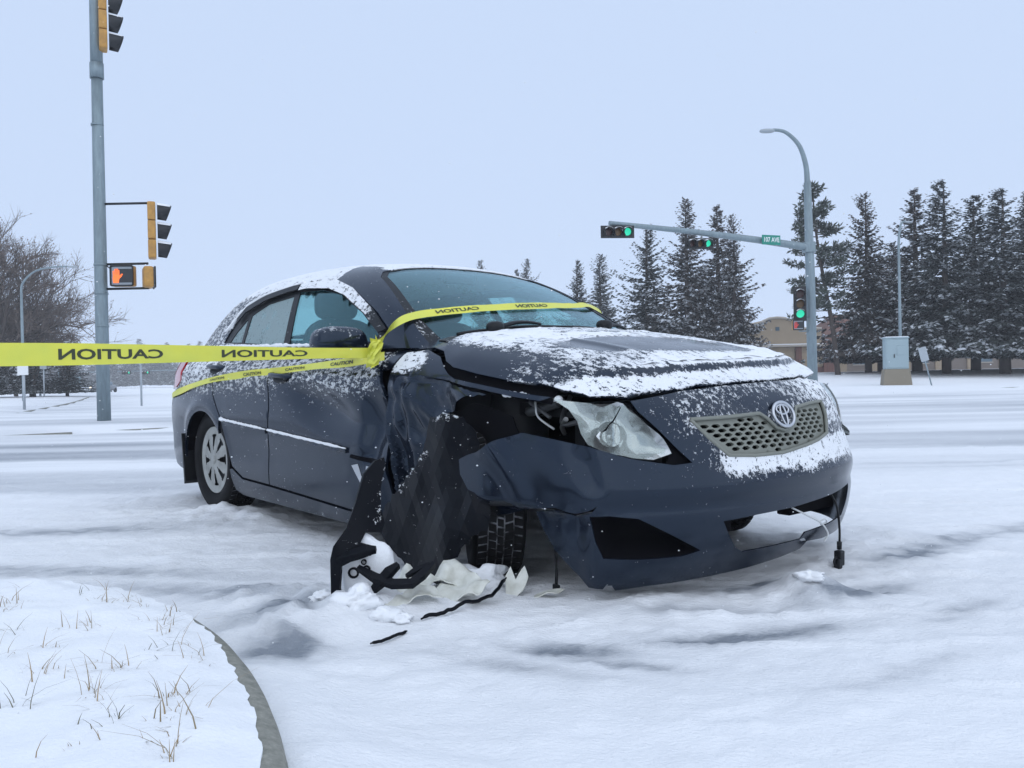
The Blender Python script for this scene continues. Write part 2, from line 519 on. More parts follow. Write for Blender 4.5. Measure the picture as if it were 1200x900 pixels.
M['hubcap'] = mat("dirty_silver_wheel_cover", (.40, .41, .38), .45, .2)
t = NT(M['hubcap']); t.link(t.mix(t.ramp(t.noise(t.coord(), 14, 4), [(.35, 0.), (.7, 1.)]), (.38, .39, .37), (.24, .245, .23)), t.b.inputs["Base Color"])
M['taillight'] = mat("red_tail_lamp", (.45, .02, .03), .15, coat=1.)
M['seat'] = mat("grey_seat_fabric", (.10, .12, .125), .9)
M['headliner'] = mat('pale_headliner_cloth', (.42, .43, .43), .95)
M['dash'] = mat("dark_dashboard", (.03, .035, .04), .7)
M['white_scratch'] = mat("bare_scraped_metal", (.45, .47, .5), .5, .3)
M['cream'] = mat("cream_broken_plastic", (.66, .67, .60), .45)
t = NT(M['cream']); t.link(t.mix(t.ramp(t.noise(t.coord(), 22, 4), [(.4, 0.), (.75, 1.)]), (.70, .71, .65), (.50, .50, .43)), t.b.inputs["Base Color"])
M['wire'] = mat("white_wire", (.6, .62, .62), .5)
M['hose'] = mat("grey_hose", (.09, .095, .10), .5)

def glass_mat(name, tint, frost=(.50, .62, .64), gl=.0, rough=.04, fr_alpha=1.0, gcol=(1, 1, 1), ior=1.5):
    m = bpy.data.materials.new(name); m.use_nodes = True; t = NT(m); t.n.remove(t.b)
    tr = t.new("ShaderNodeBsdfTransparent"); tr.inputs[0].default_value = (*tint, 1)
    g = t.new("ShaderNodeBsdfGlossy"); g.inputs["Roughness"].default_value = rough; g.inputs[0].default_value = (*gcol, 1)
    ge = t.new("ShaderNodeNewGeometry"); dt = t.new("ShaderNodeVectorMath", operation='DOT_PRODUCT'); t.link(ge.outputs['Normal'], dt.inputs[0]); t.link(ge.outputs['Incoming'], dt.inputs[1])
    f0 = ((ior - 1) / (ior + 1)) ** 2
    fz = t.math('MULTIPLY_ADD', t.math('POWER', t.math('SUBTRACT', 1., t.math('ABSOLUTE', dt.outputs['Value']), clamp=True), 5.), 1 - f0, f0)
    mx = t.new("ShaderNodeMixShader"); t.link(t.math('ADD', fz, gl, clamp=True), mx.inputs[0])
    t.link(tr.outputs[0], mx.inputs[1]); t.link(g.outputs[0], mx.inputs[2])
    d = t.new("ShaderNodeBsdfDiffuse"); d.inputs[0].default_value = (*frost, 1)
    tl = t.new("ShaderNodeBsdfTranslucent"); tl.inputs[0].default_value = (*frost, 1)
    ds = t.new("ShaderNodeMixShader"); ds.inputs[0].default_value = .5
    t.link(d.outputs[0], ds.inputs[1]); t.link(tl.outputs[0], ds.inputs[2])
    c = t.coord(); n1 = t.noise(c, 60, 3, .65); n2 = t.noise(t.mapping(c, (1, 1, .5)), 14, 3, .6)
    v = t.math('ADD', t.attr("snow"), t.math('ADD', t.math('MULTIPLY', t.math('SUBTRACT', n1, .5), 1.5), t.math('MULTIPLY', t.math('SUBTRACT', n2, .5), .9)))
    fac = t.math('MULTIPLY', t.math('MULTIPLY_ADD', t.math('SUBTRACT', v, .5), 3., .5, clamp=True), fr_alpha)
    m2 = t.new("ShaderNodeMixShader"); t.link(fac, m2.inputs[0]); t.link(mx.outputs[0], m2.inputs[1]); t.link(ds.outputs[0], m2.inputs[2])
    t.link(m2.outputs[0], t.n["Material Output"].inputs["Surface"])
    return m
M['glass'] = glass_mat("tinted_car_glass", (.74, .87, .87), rough=.08, gcol=(.6, .9, .96), ior=1.35, gl=.03)
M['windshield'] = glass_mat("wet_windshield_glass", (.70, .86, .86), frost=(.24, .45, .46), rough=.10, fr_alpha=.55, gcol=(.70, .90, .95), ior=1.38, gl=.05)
M['lens'] = glass_mat("scratched_headlight_lens", (.93, .95, .94), frost=(.62, .64, .63), rough=.06, fr_alpha=.10, ior=1.35)
M['reflector'] = mat("headlight_reflector", (.50, .52, .52), .16, .92)

# snow
M['snow'] = mat("fresh_snow", (.84, .86, .88), .85)
t = NT(M['snow']); c = t.coord(); t.link(t.bump(t.math('ADD', t.noise(c, 90, 4, .6), t.math('MULTIPLY', t.noise(c, 14, 4), 2.)), .35, .01), t.b.inputs["Normal"])
M['concrete'] = mat("kerb_concrete", (.27, .27, .235), .85)
t = NT(M['concrete']); c = t.coord()
t.link(t.mix(t.ramp(t.noise(c, 40, 5, .7), [(.35, 0.), (.7, 1.)]), (.31, .305, .265), (.17, .175, .15)), t.b.inputs["Base Color"])
t.link(t.bump(t.noise(c, 130, 4, .7), .5, .004), t.b.inputs["Normal"])
M['pole'] = mat("galvanised_pole_steel", (.23, .29, .32), .5, .35)
t = NT(M['pole']); c = t.coord()
t.link(t.mix(t.ramp(t.noise(t.mapping(c, (6, 6, 1)), 3, 5, .65), [(.3, 0.), (.75, 1.)]), (.25, .32, .35), (.17, .215, .24)), t.b.inputs["Base Color"])
M['signal_yellow'] = mat("amber_signal_housing", (.50, .26, .055), .5)
t = NT(M['signal_yellow']); t.link(t.mix(t.ramp(t.noise(t.coord(), 9, 4), [(.35, 0.), (.75, 1.)]), (.53, .28, .06), (.36, .19, .05)), t.b.inputs["Base Color"])
M['signal_black'] = mat("black_signal_housing", (.010, .012, .015), .45)
M['lamp_off'] = mat("unlit_signal_lens", (.05, .012, .012), .3)
M['lamp_amber'] = mat("unlit_amber_lens", (.14, .07, .015), .3)
M['lamp_green_off'] = mat("unlit_green_lens", (.012, .04, .03), .3)
M['green_lit'] = mat("lit_green_lens", (.02, .3, .2), .4, emit=(.02, .70, .42), estr=.95)
M['hand_lit'] = mat("lit_orange_hand", (.5, .1, .02), .4, emit=(1.0, .15, .025), estr=1.25)
M['red_dim'] = mat("dim_red_hand", (.3, .03, .03), .4, emit=(.6, .06, .05), estr=.35)
M['ped_face'] = mat("black_pedestrian_face", (.02, .024, .03), .4)
M['ped_rim'] = mat("grey_visor_rim", (.30, .34, .38), .5)
M['sign_green'] = mat("teal_green_sign", (.006, .23, .17), .5)
M['white_paint'] = mat("white_lettering", (.78, .8, .8), .5)
M['sign_back'] = mat("aluminium_sign_back", (.36, .40, .43), .5, .3)
M['cabinet'] = mat("pale_blue_grey_cabinet", (.30, .39, .42), .55)
M['plinth'] = mat("stained_concrete_plinth", (.24, .21, .16), .9)
M['stucco'] = mat("tan_stucco", (.33, .26, .185), .9)
t = NT(M['stucco']); t.link(t.mix(t.ramp(t.noise(t.coord(), .6, 5, .6), [(.35, 0.), (.75, 1.)]), (.35, .28, .20), (.28, .225, .16)), t.b.inputs["Base Color"])
M['brick'] = mat("red_brick", (.16, .075, .055), .9)
t = NT(M['brick']); bt = t.new("ShaderNodeTexBrick"); t.link(t.coord(), bt.inputs[0])
bt.inputs["Color1"].default_value = (.17, .075, .055, 1); bt.inputs["Color2"].default_value = (.12, .06, .05, 1)
bt.inputs["Mortar"].default_value = (.2, .17, .15, 1); bt.inputs["Scale"].default_value = 4.
t.link(bt.outputs[0], t.b.inputs["Base Color"])
M['trimstone'] = mat("pale_cornice", (.42, .38, .33), .85)
M['winpane'] = mat("blue_grey_window", (.10, .15, .19), .15)
M['wood'] = mat("bark", (.055, .042, .036), .9)
M['tape'] = mat("yellow_caution_tape", (.62, .58, .022), .38)
t = NT(M['tape']); c = t.coord()
t.link(t.mix(t.ramp(t.noise(c, 5, 3), [(.35, 0.), (.7, 1.)]), (.74, .71, .07), (.62, .65, .09)), t.b.inputs["Base Color"])
t.link(t.bump(t.noise(c, 9, 3, .5), .25, .02), t.b.inputs["Normal"])
M['ink'] = mat("dark_tape_print", (.035, .045, .02), .5)
M['barrel'] = mat("orange_barrel", (.6, .12, .04), .6)
M['headlamp_on'] = mat("lit_headlamp", (.9, .8, .6), .3, emit=(1, .86, .62), estr=2.2)
M['farcar'] = mat("far_car_paint", (.12, .13, .15), .3, coat=.6)

def needle_mat(name, g1, g2, snowc=(.66, .69, .73)):
    m = mat(name, g1, .8, spec=.2); t = NT(m)
    r = t.attr("tone"); s = t.attr("snow")
    col = t.mix(r, g1, g2)
    t.link(t.mix(s, col, snowc), t.b.inputs["Base Color"]); return m
M['spruce'] = needle_mat("snow_dusted_spruce_needles", (.010, .020, .020), (.034, .042, .034))
M['spruce_brown'] = needle_mat("browned_spruce_needles", (.016, .022, .020), (.065, .045, .035))
M['pine'] = needle_mat("pine_needles", (.018, .034, .026), (.05, .066, .045))
M['twig'] = needle_mat("bare_twigs", (.075, .062, .058), (.17, .12, .09))
# ================================================================ ground
KERB = [(-9., 1.9), (-5., 2.72), (-3.2, 2.93), (-2.3, 2.985), (-1.784, 2.945), (-1.591, 2.916), (-1.291, 2.772), (-1.045, 2.574), (-.872, 2.38), (-.738, 2.192), (-.603, 1.959), (-.511, 1.771), (-.441, 1.597), (-.396, 1.455), (-.355, 1.2), (-.345, .9), (-.39, .4), (-.6, -.4), (-1.4, -1.6), (-4, -3.)]
kerb_c = crspline(KERB, 6)
PATCH = [  # cx, cy, rx, ry, angle, strength: scuffed, icy places
    (.70, 2.52, .28, .05, .25, 1.0), (1.18, 2.95, .24, .07, .5, .8), (1.66, 3.6, .30, .10, .6, .7), (.15, 2.42, .16, .045, -.2, .75), (.28, 2.31, .16, .035, -.35, .6), (-.68, 2.44, .11, .12, .9, 1.1),
    (-.77, 2.78, .20, .12, 1.0, .85), (-1.1, 3.15, .55, .12, -.35, .5), (.92, 3.1, .30, .06, .35, .6), (1.9, 3.8, .5, .09, .6, .5), (1.45, 2.75, .20, .05, .6, .35), (-.25, 3.6, .5, .2, -.3, .45), (2.6, 4.2, .6, .10, .5, .4),
    (.0, 2.3, .25, .05, -.4, .35), (.55, 2.75, .22, .05, .1, .4), (-1.9, 3.6, .8, .10, -.2, .5), (-2.6, 4.6, .9, .14, .1, .5), (1.0, 2.2, .3, .05, .5, .25)]
def patchsum(X, Y):
    p = np.zeros_like(X)
    for cx, cy, rx, ry, a, s in PATCH:
        dx, dy = X - cx, Y - cy; u = dx * math.cos(a) + dy * math.sin(a); v = -dx * math.sin(a) + dy * math.cos(a)
        p = np.maximum(p, s * np.exp(-((u / rx) ** 2 + (v / ry) ** 2)))
    return p
def rise(X, Y):
    b = (.10 * sstep(-.2, .25, Y - (27.4 + .47 * (X - 10.5))) * sstep(4., 8., X) + .62 * sstep(37, 53, Y) * sstep(-5, 9, X))
    # traffic corner on the left where the signal pole stands
    yk = 13.6 + .62 * (X + 8.2) + .25 * np.maximum(X + 7.3, 0)
    side = (X + 13.6) * .905 + (Y - 22.6) * .425   # far kerb of the side street
    b = b + .10 * sstep(-.06, .12, Y - yk) * sstep(-4.5, -6.3, X) * sstep(26., 22., Y) * sstep(-.5, .6, (X + 13.2) * .9 + (Y - 20) * .3)
    b = b + .12 * sstep(0.0, -.25, side) * sstep(20, 22.7, Y) * sstep(-11.5, -13.4, X)
    return b
HEAPS = [(-.52, 2.84, .15, .035), (-.40, 2.93, .20, .02), (-.62, 3.06, .16, .03), (-.12, 3.12, .08, .03), (-.30, 2.76, .2, .015), (-.68, 2.76, .20, .03), (-.9, 3.05, .22, .03), (-.2, 3.0, .2, .012), (-1.75, 5.0, .22, .05), (-1.4, 4.9, .25, .04), (1.05, 2.93, .12, .05), (.95, 3.02, .10, .04), (.45, 2.9, .25, .03), (-.75, 2.62, .16, .05)]
def gz(X, Y):
    near = sstep(14, 5, Y) * sstep(9, 5, np.abs(X))
    wx = X + .25 * fbm(X * 1.3, Y * 1.3, 3, 11); wy = Y + .25 * fbm(X * 1.3 + 5, Y * 1.3, 3, 12)
    z = near * (.016 * fbm(wx * 1.6, wy * 2.4, 3, 1) + .015 * fbm(wx * 5, wy * 8, 3, 2) + .022 * np.maximum(fbm(wx * 13, wy * 17, 3, 3) - .02, 0) + .012 * fbm(X * 34, Y * 38, 2, 4))
    ridge = np.abs(fbm(wx * 1.1 + 3, wy * 2.6, 3, 21)); z = z + near * .012 * np.exp(-(ridge / .035) ** 2) * sstep(1.6, 2.3, Y)
    u_ = (X + 1.24) * .654 - (Y - 5.76) * .756; v_ = (X + 1.24) * .756 + (Y - 5.76) * .655
    dcar = np.hypot(np.maximum(np.abs(u_ - 1.25) - 2.1, 0), np.maximum(np.abs(v_) - .8, 0))
    zone = np.exp(-(dcar / .75) ** 2)
    z = z + near * zone * (.040 * np.maximum(fbm(wx * 8, wy * 11, 4, 14) - .03, 0) + .015 * fbm(wx * 20, wy * 24, 3, 15)) * sstep(-.3, .25, dcar - .0 * X)
    z = z + .02 * (1 - near) * fbm(X * .4, Y * .8, 3, 5)
    for cx, cy, r, h in HEAPS: z = z + h * np.exp(-(((X - cx) ** 2 + (Y - cy) ** 2) / r ** 2)) * (1 + 1.6 * fbm(X * 14, Y * 14, 3, 7))
    ps_ = patchsum(X, Y); z = z - .008 * ps_ + near * np.clip(ps_, 0, 1) * (.022 * fbm(X * 17, Y * 26, 3, 25) + .010 * fbm(X * 45, Y * 50, 2, 26))
    # room for the wheels
    for cx, cy in ((-1.785, 5.293), (-.13, 3.42)): z = z - .012 * np.exp(-(((X - cx) ** 2 + (Y - cy) ** 2) / .15 ** 2))
    return z + rise(X, Y)
xs = np.concatenate([-np.geomspace(4.2, 520, 60)[::-1], np.arange(-4.1, 5.2, .0225), np.geomspace(5.3, 520, 60)])
ys = np.concatenate([-np.geomspace(.8, 70, 16)[::-1], np.arange(-.6, 1.2, .06), np.arange(1.2, 5.6, .021), np.arange(5.6, 9, .04), np.geomspace(9.05, 950, 130)])
GX, GY = np.meshgrid(xs, ys); GZ = gz(GX, GY)
nk = (GX > -3.2) & (GX < .3) & (GY > .2) & (GY < 3.5)     # snow drifted against the kerb
dk = polydist(np.array(kerb_c), np.c_[GX[nk], GY[nk]]); GZ[nk] += (.062 - .052 * sstep(1.8, 2.5, GY[nk]) + .02 * fbm(GX[nk] * 6, GY[nk] * 6, 3, 33)) * np.exp(-(dk / .20) ** 2)
nx, ny = len(xs), len(ys)
idx = np.arange(nx * ny).reshape(ny, nx)
quads = np.stack([idx[:-1, :-1], idx[:-1, 1:], idx[1:, 1:], idx[1:, :-1]], -1).reshape(-1, 4)
gme = np_mesh("ground", np.stack([GX, GY, GZ], -1).reshape(-1, 3), quads, True)
# snow worn to packed grey ice (wheel tracks, scuffs), plus shading painted round the car
far = sstep(5.5, 8.5, GY) * sstep(34, 26, GY) * sstep(-.6, 1.2, 26.8 + .47 * (GX - 10.5) - GY + 50 * (GX < 3))
yy = GY + .03 * GX + .5 * fbm(GX * .08, GY * .08, 2, 8)
st = np.clip((vn(yy * .9, GX * .05, 2) - .5) * 3, 0, 1) * .7 + np.clip((vn(yy * 2.6, GX * .11, 3) - .5) * 3, 0, 1) * .6 + .35 * np.clip((vn(yy * 7, GX * .3, 9) - .55) * 3, 0, 1)
tr_left = sstep(5, 8, GY) * sstep(15.2, 13.2, GY) * sstep(-2., -3., GX)
dirt_shade = far * st * .46 + tr_left * np.clip((vn(yy * 1.7, GX * .06, 4) - .42) * 3, 0, 1) * .55
road2 = np.exp(-(((GX + 9.5) + .48 * (GY - 17)) / (2. + .02 * GY)) ** 2) * sstep(20, 32, GY)
dirt_shade = dirt_shade + road2 * .45 * vn(GX * 1.2 + GY * .3, GY * .06, 7)
u_ = (GX + 1.24) * .654 - (GY - 5.76) * .756; v_ = (GX + 1.24) * .756 + (GY - 5.76) * .655
zone = np.exp(-(np.hypot(np.maximum(np.abs(u_ - 1.25) - 2.1, 0), np.maximum(np.abs(v_) - .8, 0)) / .9) ** 2)  # round the car's footprint, where shade is painted into the snow colour
dirt_shade = dirt_shade + 1.25 * patchsum(GX, GY) * (.55 + .9 * vn(GX * 16, GY * 22, 6)) + .0 + zone * .13 * np.clip(.5 + 3 * fbm(GX * 2.2 + .4 * GY, GY * 5, 4, 16), 0, 1) + .05 * np.clip(4 * fbm(GX * .9 + .5 * GY, GY * 2.6, 4, 18), 0, 1) * sstep(1.6, 2.4, GY)
rd_ = np.maximum.reduce([np.exp(-((GY - (7.0 + .04 * GX)) / .55) ** 2) * .25 * sstep(1.5, 3, np.abs(GX)), np.zeros_like(GX)])
dirt_shade = dirt_shade + rd_ * vn(GX * .5, GY * 6, 8)
fattr(gme, "dirt_shade", np.clip(dirt_shade, 0, 1).ravel())
M['ground'] = mat("trodden_road_snow", (.82, .84, .86), .8)
t = NT(M['ground']); c = t.coord()
d = t.attr("dirt_shade"); n1 = t.noise(c, 7, 5, .65); n2 = t.noise(t.mapping(c, (1, 2.2, 1)), 38, 4, .65); n3 = t.noise(c, 150, 3, .6)
dd = t.math('MULTIPLY', d, t.math('ADD', .45, t.math('ADD', t.math('MULTIPLY', n1, .55), t.math('MULTIPLY', n2, .6))), clamp=True)
t.link(t.mix(dd, (.84, .855, .87), (.22, .245, .28)), t.b.inputs["Base Color"])
t.link(t.mix(dd, (.85,) * 3, (.45,) * 3), t.b.inputs["Roughness"])
hh = t.math('ADD', t.math('MULTIPLY', n2, 1.), t.math('ADD', t.math('MULTIPLY', n3, .35), t.math('MULTIPLY', n1, 1.6)))
t.link(t.bump(hh, .5, .016), t.b.inputs["Normal"])
tag(link("ground", gme, M['ground']), kind="structure")

# ---- kerb and snowed-over verge at the front left
def offset(path, d):
    P = np.array(path); T = np.gradient(P, axis=0); T /= np.linalg.norm(T, axis=1, keepdims=True)
    return P + np.c_[T[:, 1], -T[:, 0]] * d      # to the right of travel = towards the verge
kp = np.array(resample(kerb_c, .05)[:-1] if False else kerb_c)
seg = np.concatenate([[0], np.cumsum(np.linalg.norm(np.diff(kp, axis=0), axis=1))]); s_ = np.arange(0, seg[-1], .022)
kp = np.c_[np.interp(s_, seg, kp[:, 0]), np.interp(s_, seg, kp[:, 1])]
sgn = 1.
prof = [(.012, -.06), (.0, .085), (.010, .112), (.035, .123), (.14, .128), (.15, .05)]
V = []; n = len(kp); k = len(prof)
for (o, z) in prof:
    q = offset(kp, o); V.append(np.c_[q, np.full(n, z) + .003 * vn(s_ * 9, s_ * 0 + z * 50, 3)])
V = np.concatenate(V); F = []
for j in range(k - 1):
    for i in range(n - 1): F.append((j * n + i, j * n + i + 1, (j + 1) * n + i + 1, (j + 1) * n + i))
kerb = tag(link("kerb", np_mesh("kerb", V, F, True), M['concrete']), kind="structure")
# verge snow: inner edge wanders over the kerb top
edge = offset(kp, .055)
wob = .050 - .016 * sstep(1.7, 2.5, kp[:, 1]) + .008 * fbm(s_ * 5, s_ * 0 + 2, 3, 3) * 2 + .008 * np.clip(fbm(s_ * 30, s_ * 0 + 8, 3, 9) * 3, -1, 1)
edge = np.array([offset(kp, max(o, -.02))[i] for i, o in enumerate(wob)])
inner = [tuple(p) for p in edge[::1]]
q, T = cdt(inner + [(-4.5, -3.4), (-9.5, -3.), (-9.5, 1.7)], (), .035)
dist = polydist(edge, q) if len(q) < 60000 else np.zeros(len(q))
inside_d = np.clip(dist, 0, .5)
zz = .131 + .024 * sstep(0, .10, inside_d) + .05 * fbm(q[:, 0] * 2.2, q[:, 1] * 2.2, 3, 5) * sstep(0, .2, inside_d) + .030 * fbm(q[:, 0] * 7, q[:, 1] * 7, 3, 6) + .020 * fbm(q[:, 0] * 22, q[:, 1] * 22, 2, 7)
Vv = np.c_[q, np.maximum(zz, .129)]
N = vert_normals(Vv, T)
if N[:, 2].mean() < 0: T = T[:, ::-1]; N = -N
sheet("verge", Vv, T, N, M['snow'], None, .03)["kind"] = "structure"
def verge_z(x, y):
    i = np.argmin((Vv[:, 0] - x) ** 2 + (Vv[:, 1] - y) ** 2); return float(Vv[i, 2])
# dead grass poking through
GR = [(-1.59, 2.72), (-1.65, 2.66), (-1.32, 2.59), (-1.27, 2.62), (-1.21, 2.46), (-1.15, 2.52), (-1.06, 2.38), (-1.0, 2.42), (-1.3, 2.2), (-1.36, 2.18), (-1.19, 2.23), (-1.11, 2.19), (-1.08, 1.87), (-1.01, 1.87), (-.83, 2.07), (-.86, 2.03), (-.75, 1.97), (-.78, 2.0), (-.9, 1.89), (-.89, 1.92), (-.88, 1.76), (-.82, 1.69), (-.72, 1.75), (-.69, 1.72), (-.63, 1.62), (-.66, 1.6), (-.64, 1.52), (-.60, 1.45), (-.76, 1.58), (-.78, 1.48), (-1.0, 1.7), (-.97, 2.28), (-.92, 2.2), (-1.45, 2.4), (-1.5, 2.52), (-1.12, 2.02), (-1.22, 1.98)]
mb = MB(); tones = []
for gi, (gx, gy) in enumerate(GR):
    z0 = verge_z(gx, gy) - .015; green = rng.random() < .3
    for b in range(rng.randint(7, 16)):
        a = rng.random() * 6.28; L = (.018 + .075 * rng.random() ** 2.2) * (1.25 if gi > 13 else .85); lean = .2 + rng.random() * 1.3
        bx, by = gx + rng.gauss(0, .022), gy + rng.gauss(0, .022); w = .0010 + .0009 * rng.random()
        dx, dy = math.cos(a), math.sin(a); V = []
        for k_ in range(4):
            tt = k_ / 3; r = lean * L * tt ** 1.7; zz_ = z0 + L * tt * (1 - .35 * lean * tt); ww = w * (1 - .85 * tt)
            V += [(bx + dx * r - dy * ww, by + dy * r + dx * ww, zz_), (bx + dx * r + dy * ww, by + dy * r - dx * ww, zz_)]
        mb.add(V, [(0, 1, 3, 2), (2, 3, 5, 4), (4, 5, 7, 6)]); tones += [(.25 if green else .6 + .4 * rng.random())] * 8
M['grass'] = mat("dead_grass", (.2, .15, .08), .8); t = NT(M['grass']); t.link(t.mix(t.attr("tone"), (.045, .065, .030), (.36, .26, .15)), t.b.inputs["Base Color"])
go = mb.build("grass", M['grass']); fattr(go.data, "tone", tones)
tag(go, "dead grass blades poking through the snow on the verge", "grass", kind="stuff")
# far kerb faces peeking out of the snow
def kerbline(pts, h, w=.12):
    P = crspline(pts, 10); mb = MB()
    for a, b in zip(P[:-1], P[1:]):
        a = Vector((a[0], a[1], 0)); b = Vector((b[0], b[1], 0)); d = (b - a).normalized(); nrm = Vector((-d.y, d.x, 0)) * w
        za = float(gz(np.array(a.x), np.array(a.y)))
        mb.add([a + Vector((0, 0, -.1)), b + Vector((0, 0, -.1)), b + Vector((0, 0, h)), a + Vector((0, 0, h)), b + nrm + Vector((0, 0, h)), a + nrm + Vector((0, 0, h))], [(0, 1, 2, 3), (3, 2, 4, 5)])
    tag(mb.build("kerb", M['concrete']), kind="structure")
kerbline([(-14., 10.0), (-9.5, 12.75), (-8.158, 13.564), (-7.285, 14.10)], .035)
kerbline([(-7.2, 14.5), (-6.5, 14.80), (-5.9, 15.3)], .03)
kerbline([(-9.0, 11.5), (-13.598, 22.633), (-20.917, 40.583), (-30.585, 61.758)], .05)
kerbline([(17.0, 30.6), (18.876, 31.6), (22, 33.0)], .06)
# ================================================================ the wrecked sedan
CAR_R = Matrix(((0.654353, 0.756044, 0.014809), (-0.755861, 0.654520, -0.016636), (-0.022271, -0.000308, 0.999752)))
CAR_T = Vector((-1.240494, 5.764472, -0.000222))
car = empty("sedan")
car.matrix_world = Matrix.Translation(CAR_T) @ CAR_R.to_4x4()
tag(car, "dark slate grey sedan with crushed front corner, snow on its hood and tape round it", "car")
def car2world(p): return CAR_R @ Vector(p) + CAR_T

def side_snow(P, N):
    x, y, z = P[:, 0], P[:, 1], P[:, 2]
    s = .10 + .42 * sstep(.66, .80, z) + .10 * sstep(.80, .95, z) + .6 * sstep(.945, .985, z)
    s = s - .20 * sstep(1.55, 1.75, x) * (1 - sstep(.70, .8, z)) - .28 * sstep(1.85, 2.0, x)
    s = s + .10 * sstep(.4, -.2, x) * sstep(.62, .72, z)
    s = s - .25 * np.exp(-((x - 1.15) / .22) ** 2 - ((z - .76) / .06) ** 2)
    return s
def roof_snow(P, N):
    x, y, z = P[:, 0], P[:, 1], P[:, 2]
    s = sstep(.45, .75, N[:, 2]) * .95
    s = np.maximum(s, .56 * sstep(.16, .35, N[:, 2]) * sstep(1.15, .75, x))
    s = np.maximum(s, .46 * sstep(.35, -.1, x))
    s = np.where((x > 1.2) & (np.abs(y) > .46), .06 + .25 * sstep(.9, .97, N[:, 2]), s)
    return s
def hood_snow(P, N):
    x, y, z = P[:, 0], P[:, 1], P[:, 2]
    s = .86 + .8 * fbm(x * 4, y * 2, 4, 4)
    e = ((x - 2.90 - .10 * y) / .17) ** 2 + ((y + .05) / .52) ** 2
    s = s - .70 * sstep(1.35, .6, e)
    e2 = ((x - 2.73 + .1 * y) / .035) ** 2 + ((y + .40) / .13) ** 2
    s = s - .75 * sstep(1.4, .4, e2)
    e3 = ((x - 2.56) / .03) ** 2 + ((y + .1) / .25) ** 2
    s = s - .5 * sstep(1.4, .4, e3)
    s = s - .9 * sstep(-.70, -.77, y) * sstep(2.85, 2.6, x) - .35 * sstep(-.62, -.74, y)
    s = s - .25 * sstep(3.12, 3.19, x) * 0
    return s

# ---- doors, quarter panel, sill (right side: damaged; left side: whole)
Z0 = .262
fd = [(.905, .985), (.885, .84), (.945, .66), (.93, .45), (.905, Z0), (1.30, Z0 - .012), (1.72, Z0 - .028), (2.02, Z0 - .03),
      (2.03, .35), (2.028, .52), (2.022, .70), (2.012, .78), (1.96, .86), (1.93, .90), (1.925, 1.0), (1.5, .995)]
rd = [(.06, 1.02), (.10, .86), (.165, .715), (.30, .60), (.37, .45), (.43, .32), (.56, Z0 + .006), (.895, Z0),
      (.918, .45), (.933, .66), (.873, .84), (.893, .985), (.5, 1.0)]
def door_dent(P, N):
    x, z = P[:, 0], P[:, 2]
    d = .050 * np.exp(-np.abs((x - 1.48 + (z - .7) * 1.9) / .24) ** 2.6 - np.abs((z - .69) / .10) ** 2.4)
    d = d + .055 * np.exp(-((x - 1.97) / .11) ** 2 - ((z - .62) / .11) ** 2) + .02 * sstep(1.84, 1.9, x) * sstep(.80, .72, z) * sstep(.44, .5, z)
    wx, wz = warp(x * 2, z * 2)
    d = d + .034 * sstep(1.70, 1.98, x) * (facet(x * 5, z * 5, 4) + .10) * sstep(.92, .8, z)
    d = d + .05 * sstep(1.88, 2.03, x) * sstep(.5, .3, z) + .02 * np.exp(-((x - 1.93) / .07) ** 2 - ((z - .47) / .05) ** 2)
    Q = P.copy(); Q[:, 1] += d
    return Q
fdoor = panel("front_door", car, M['paint'], fd, proj='R', h=.022, disp=door_dent, snow=side_snow)
rdoor = panel("rear_door", car, M['paint'], rd, proj='R', h=.03, snow=side_snow)
arcR = [(.345 * math.cos(a), .315 + .305 * math.sin(a)) for a in np.radians(np.linspace(-6, 172, 22))]
qp = [(.044, 1.035), (.085, .86), (.150, .715), (.288, .60)]
qp += [p for p in arcR if p[0] < .30] + [(-.345, .26), (-.40, .20), (-.62, .22), (-.80, .25), (-.84, .45), (-.80, .70),
      (-.62, .74), (-.52, .80), (-.50, .94), (-.62, 1.02), (-.55, 1.055)]
quarter = panel("rear_quarter_panel", car, M['paint'], qp, proj='R', h=.028, snow=side_snow)
rk = [(.40, .30), (.425, .305), (.55, Z0 - .006), (.9, Z0 - .012), (1.3, Z0 - .024), (1.72, Z0 - .04), (2.06, Z0 - .044), (2.10, .19), (2.06, .155), (.48, .155), (.40, .18)]
rocker = panel("rocker_panel", car, M['paint'], rk, proj='R', h=.04, lift=.002, snow=lambda P, N: .16 + 0 * P[:, 0])
for nm, ol in (("front_door", fd), ("rear_door", rd), ("rocker_panel", rk)):
    panel(nm, car, M['paint'], ol, proj='L', h=.06, snow=side_snow)
qpl = panel("rear_quarter_panel", car, M['paint'], qp, proj='L', h=.06, snow=side_snow)
lf = [(2.03, .30), (2.03, .52), (2.03, .72), (2.0, .84), (1.96, .92), (2.3, .945), (2.6, .90), (2.85, .86), (2.97, .80), (2.99, .66)] + \
     [(2.6 + .345 * math.cos(a), .315 + .305 * math.sin(a)) for a in np.radians(np.linspace(8, 180, 20))] + [(2.255, .25), (2.10, .22)]
panel("front_fender", car, M['paint'], lf, proj='L', h=.05, snow=side_snow)
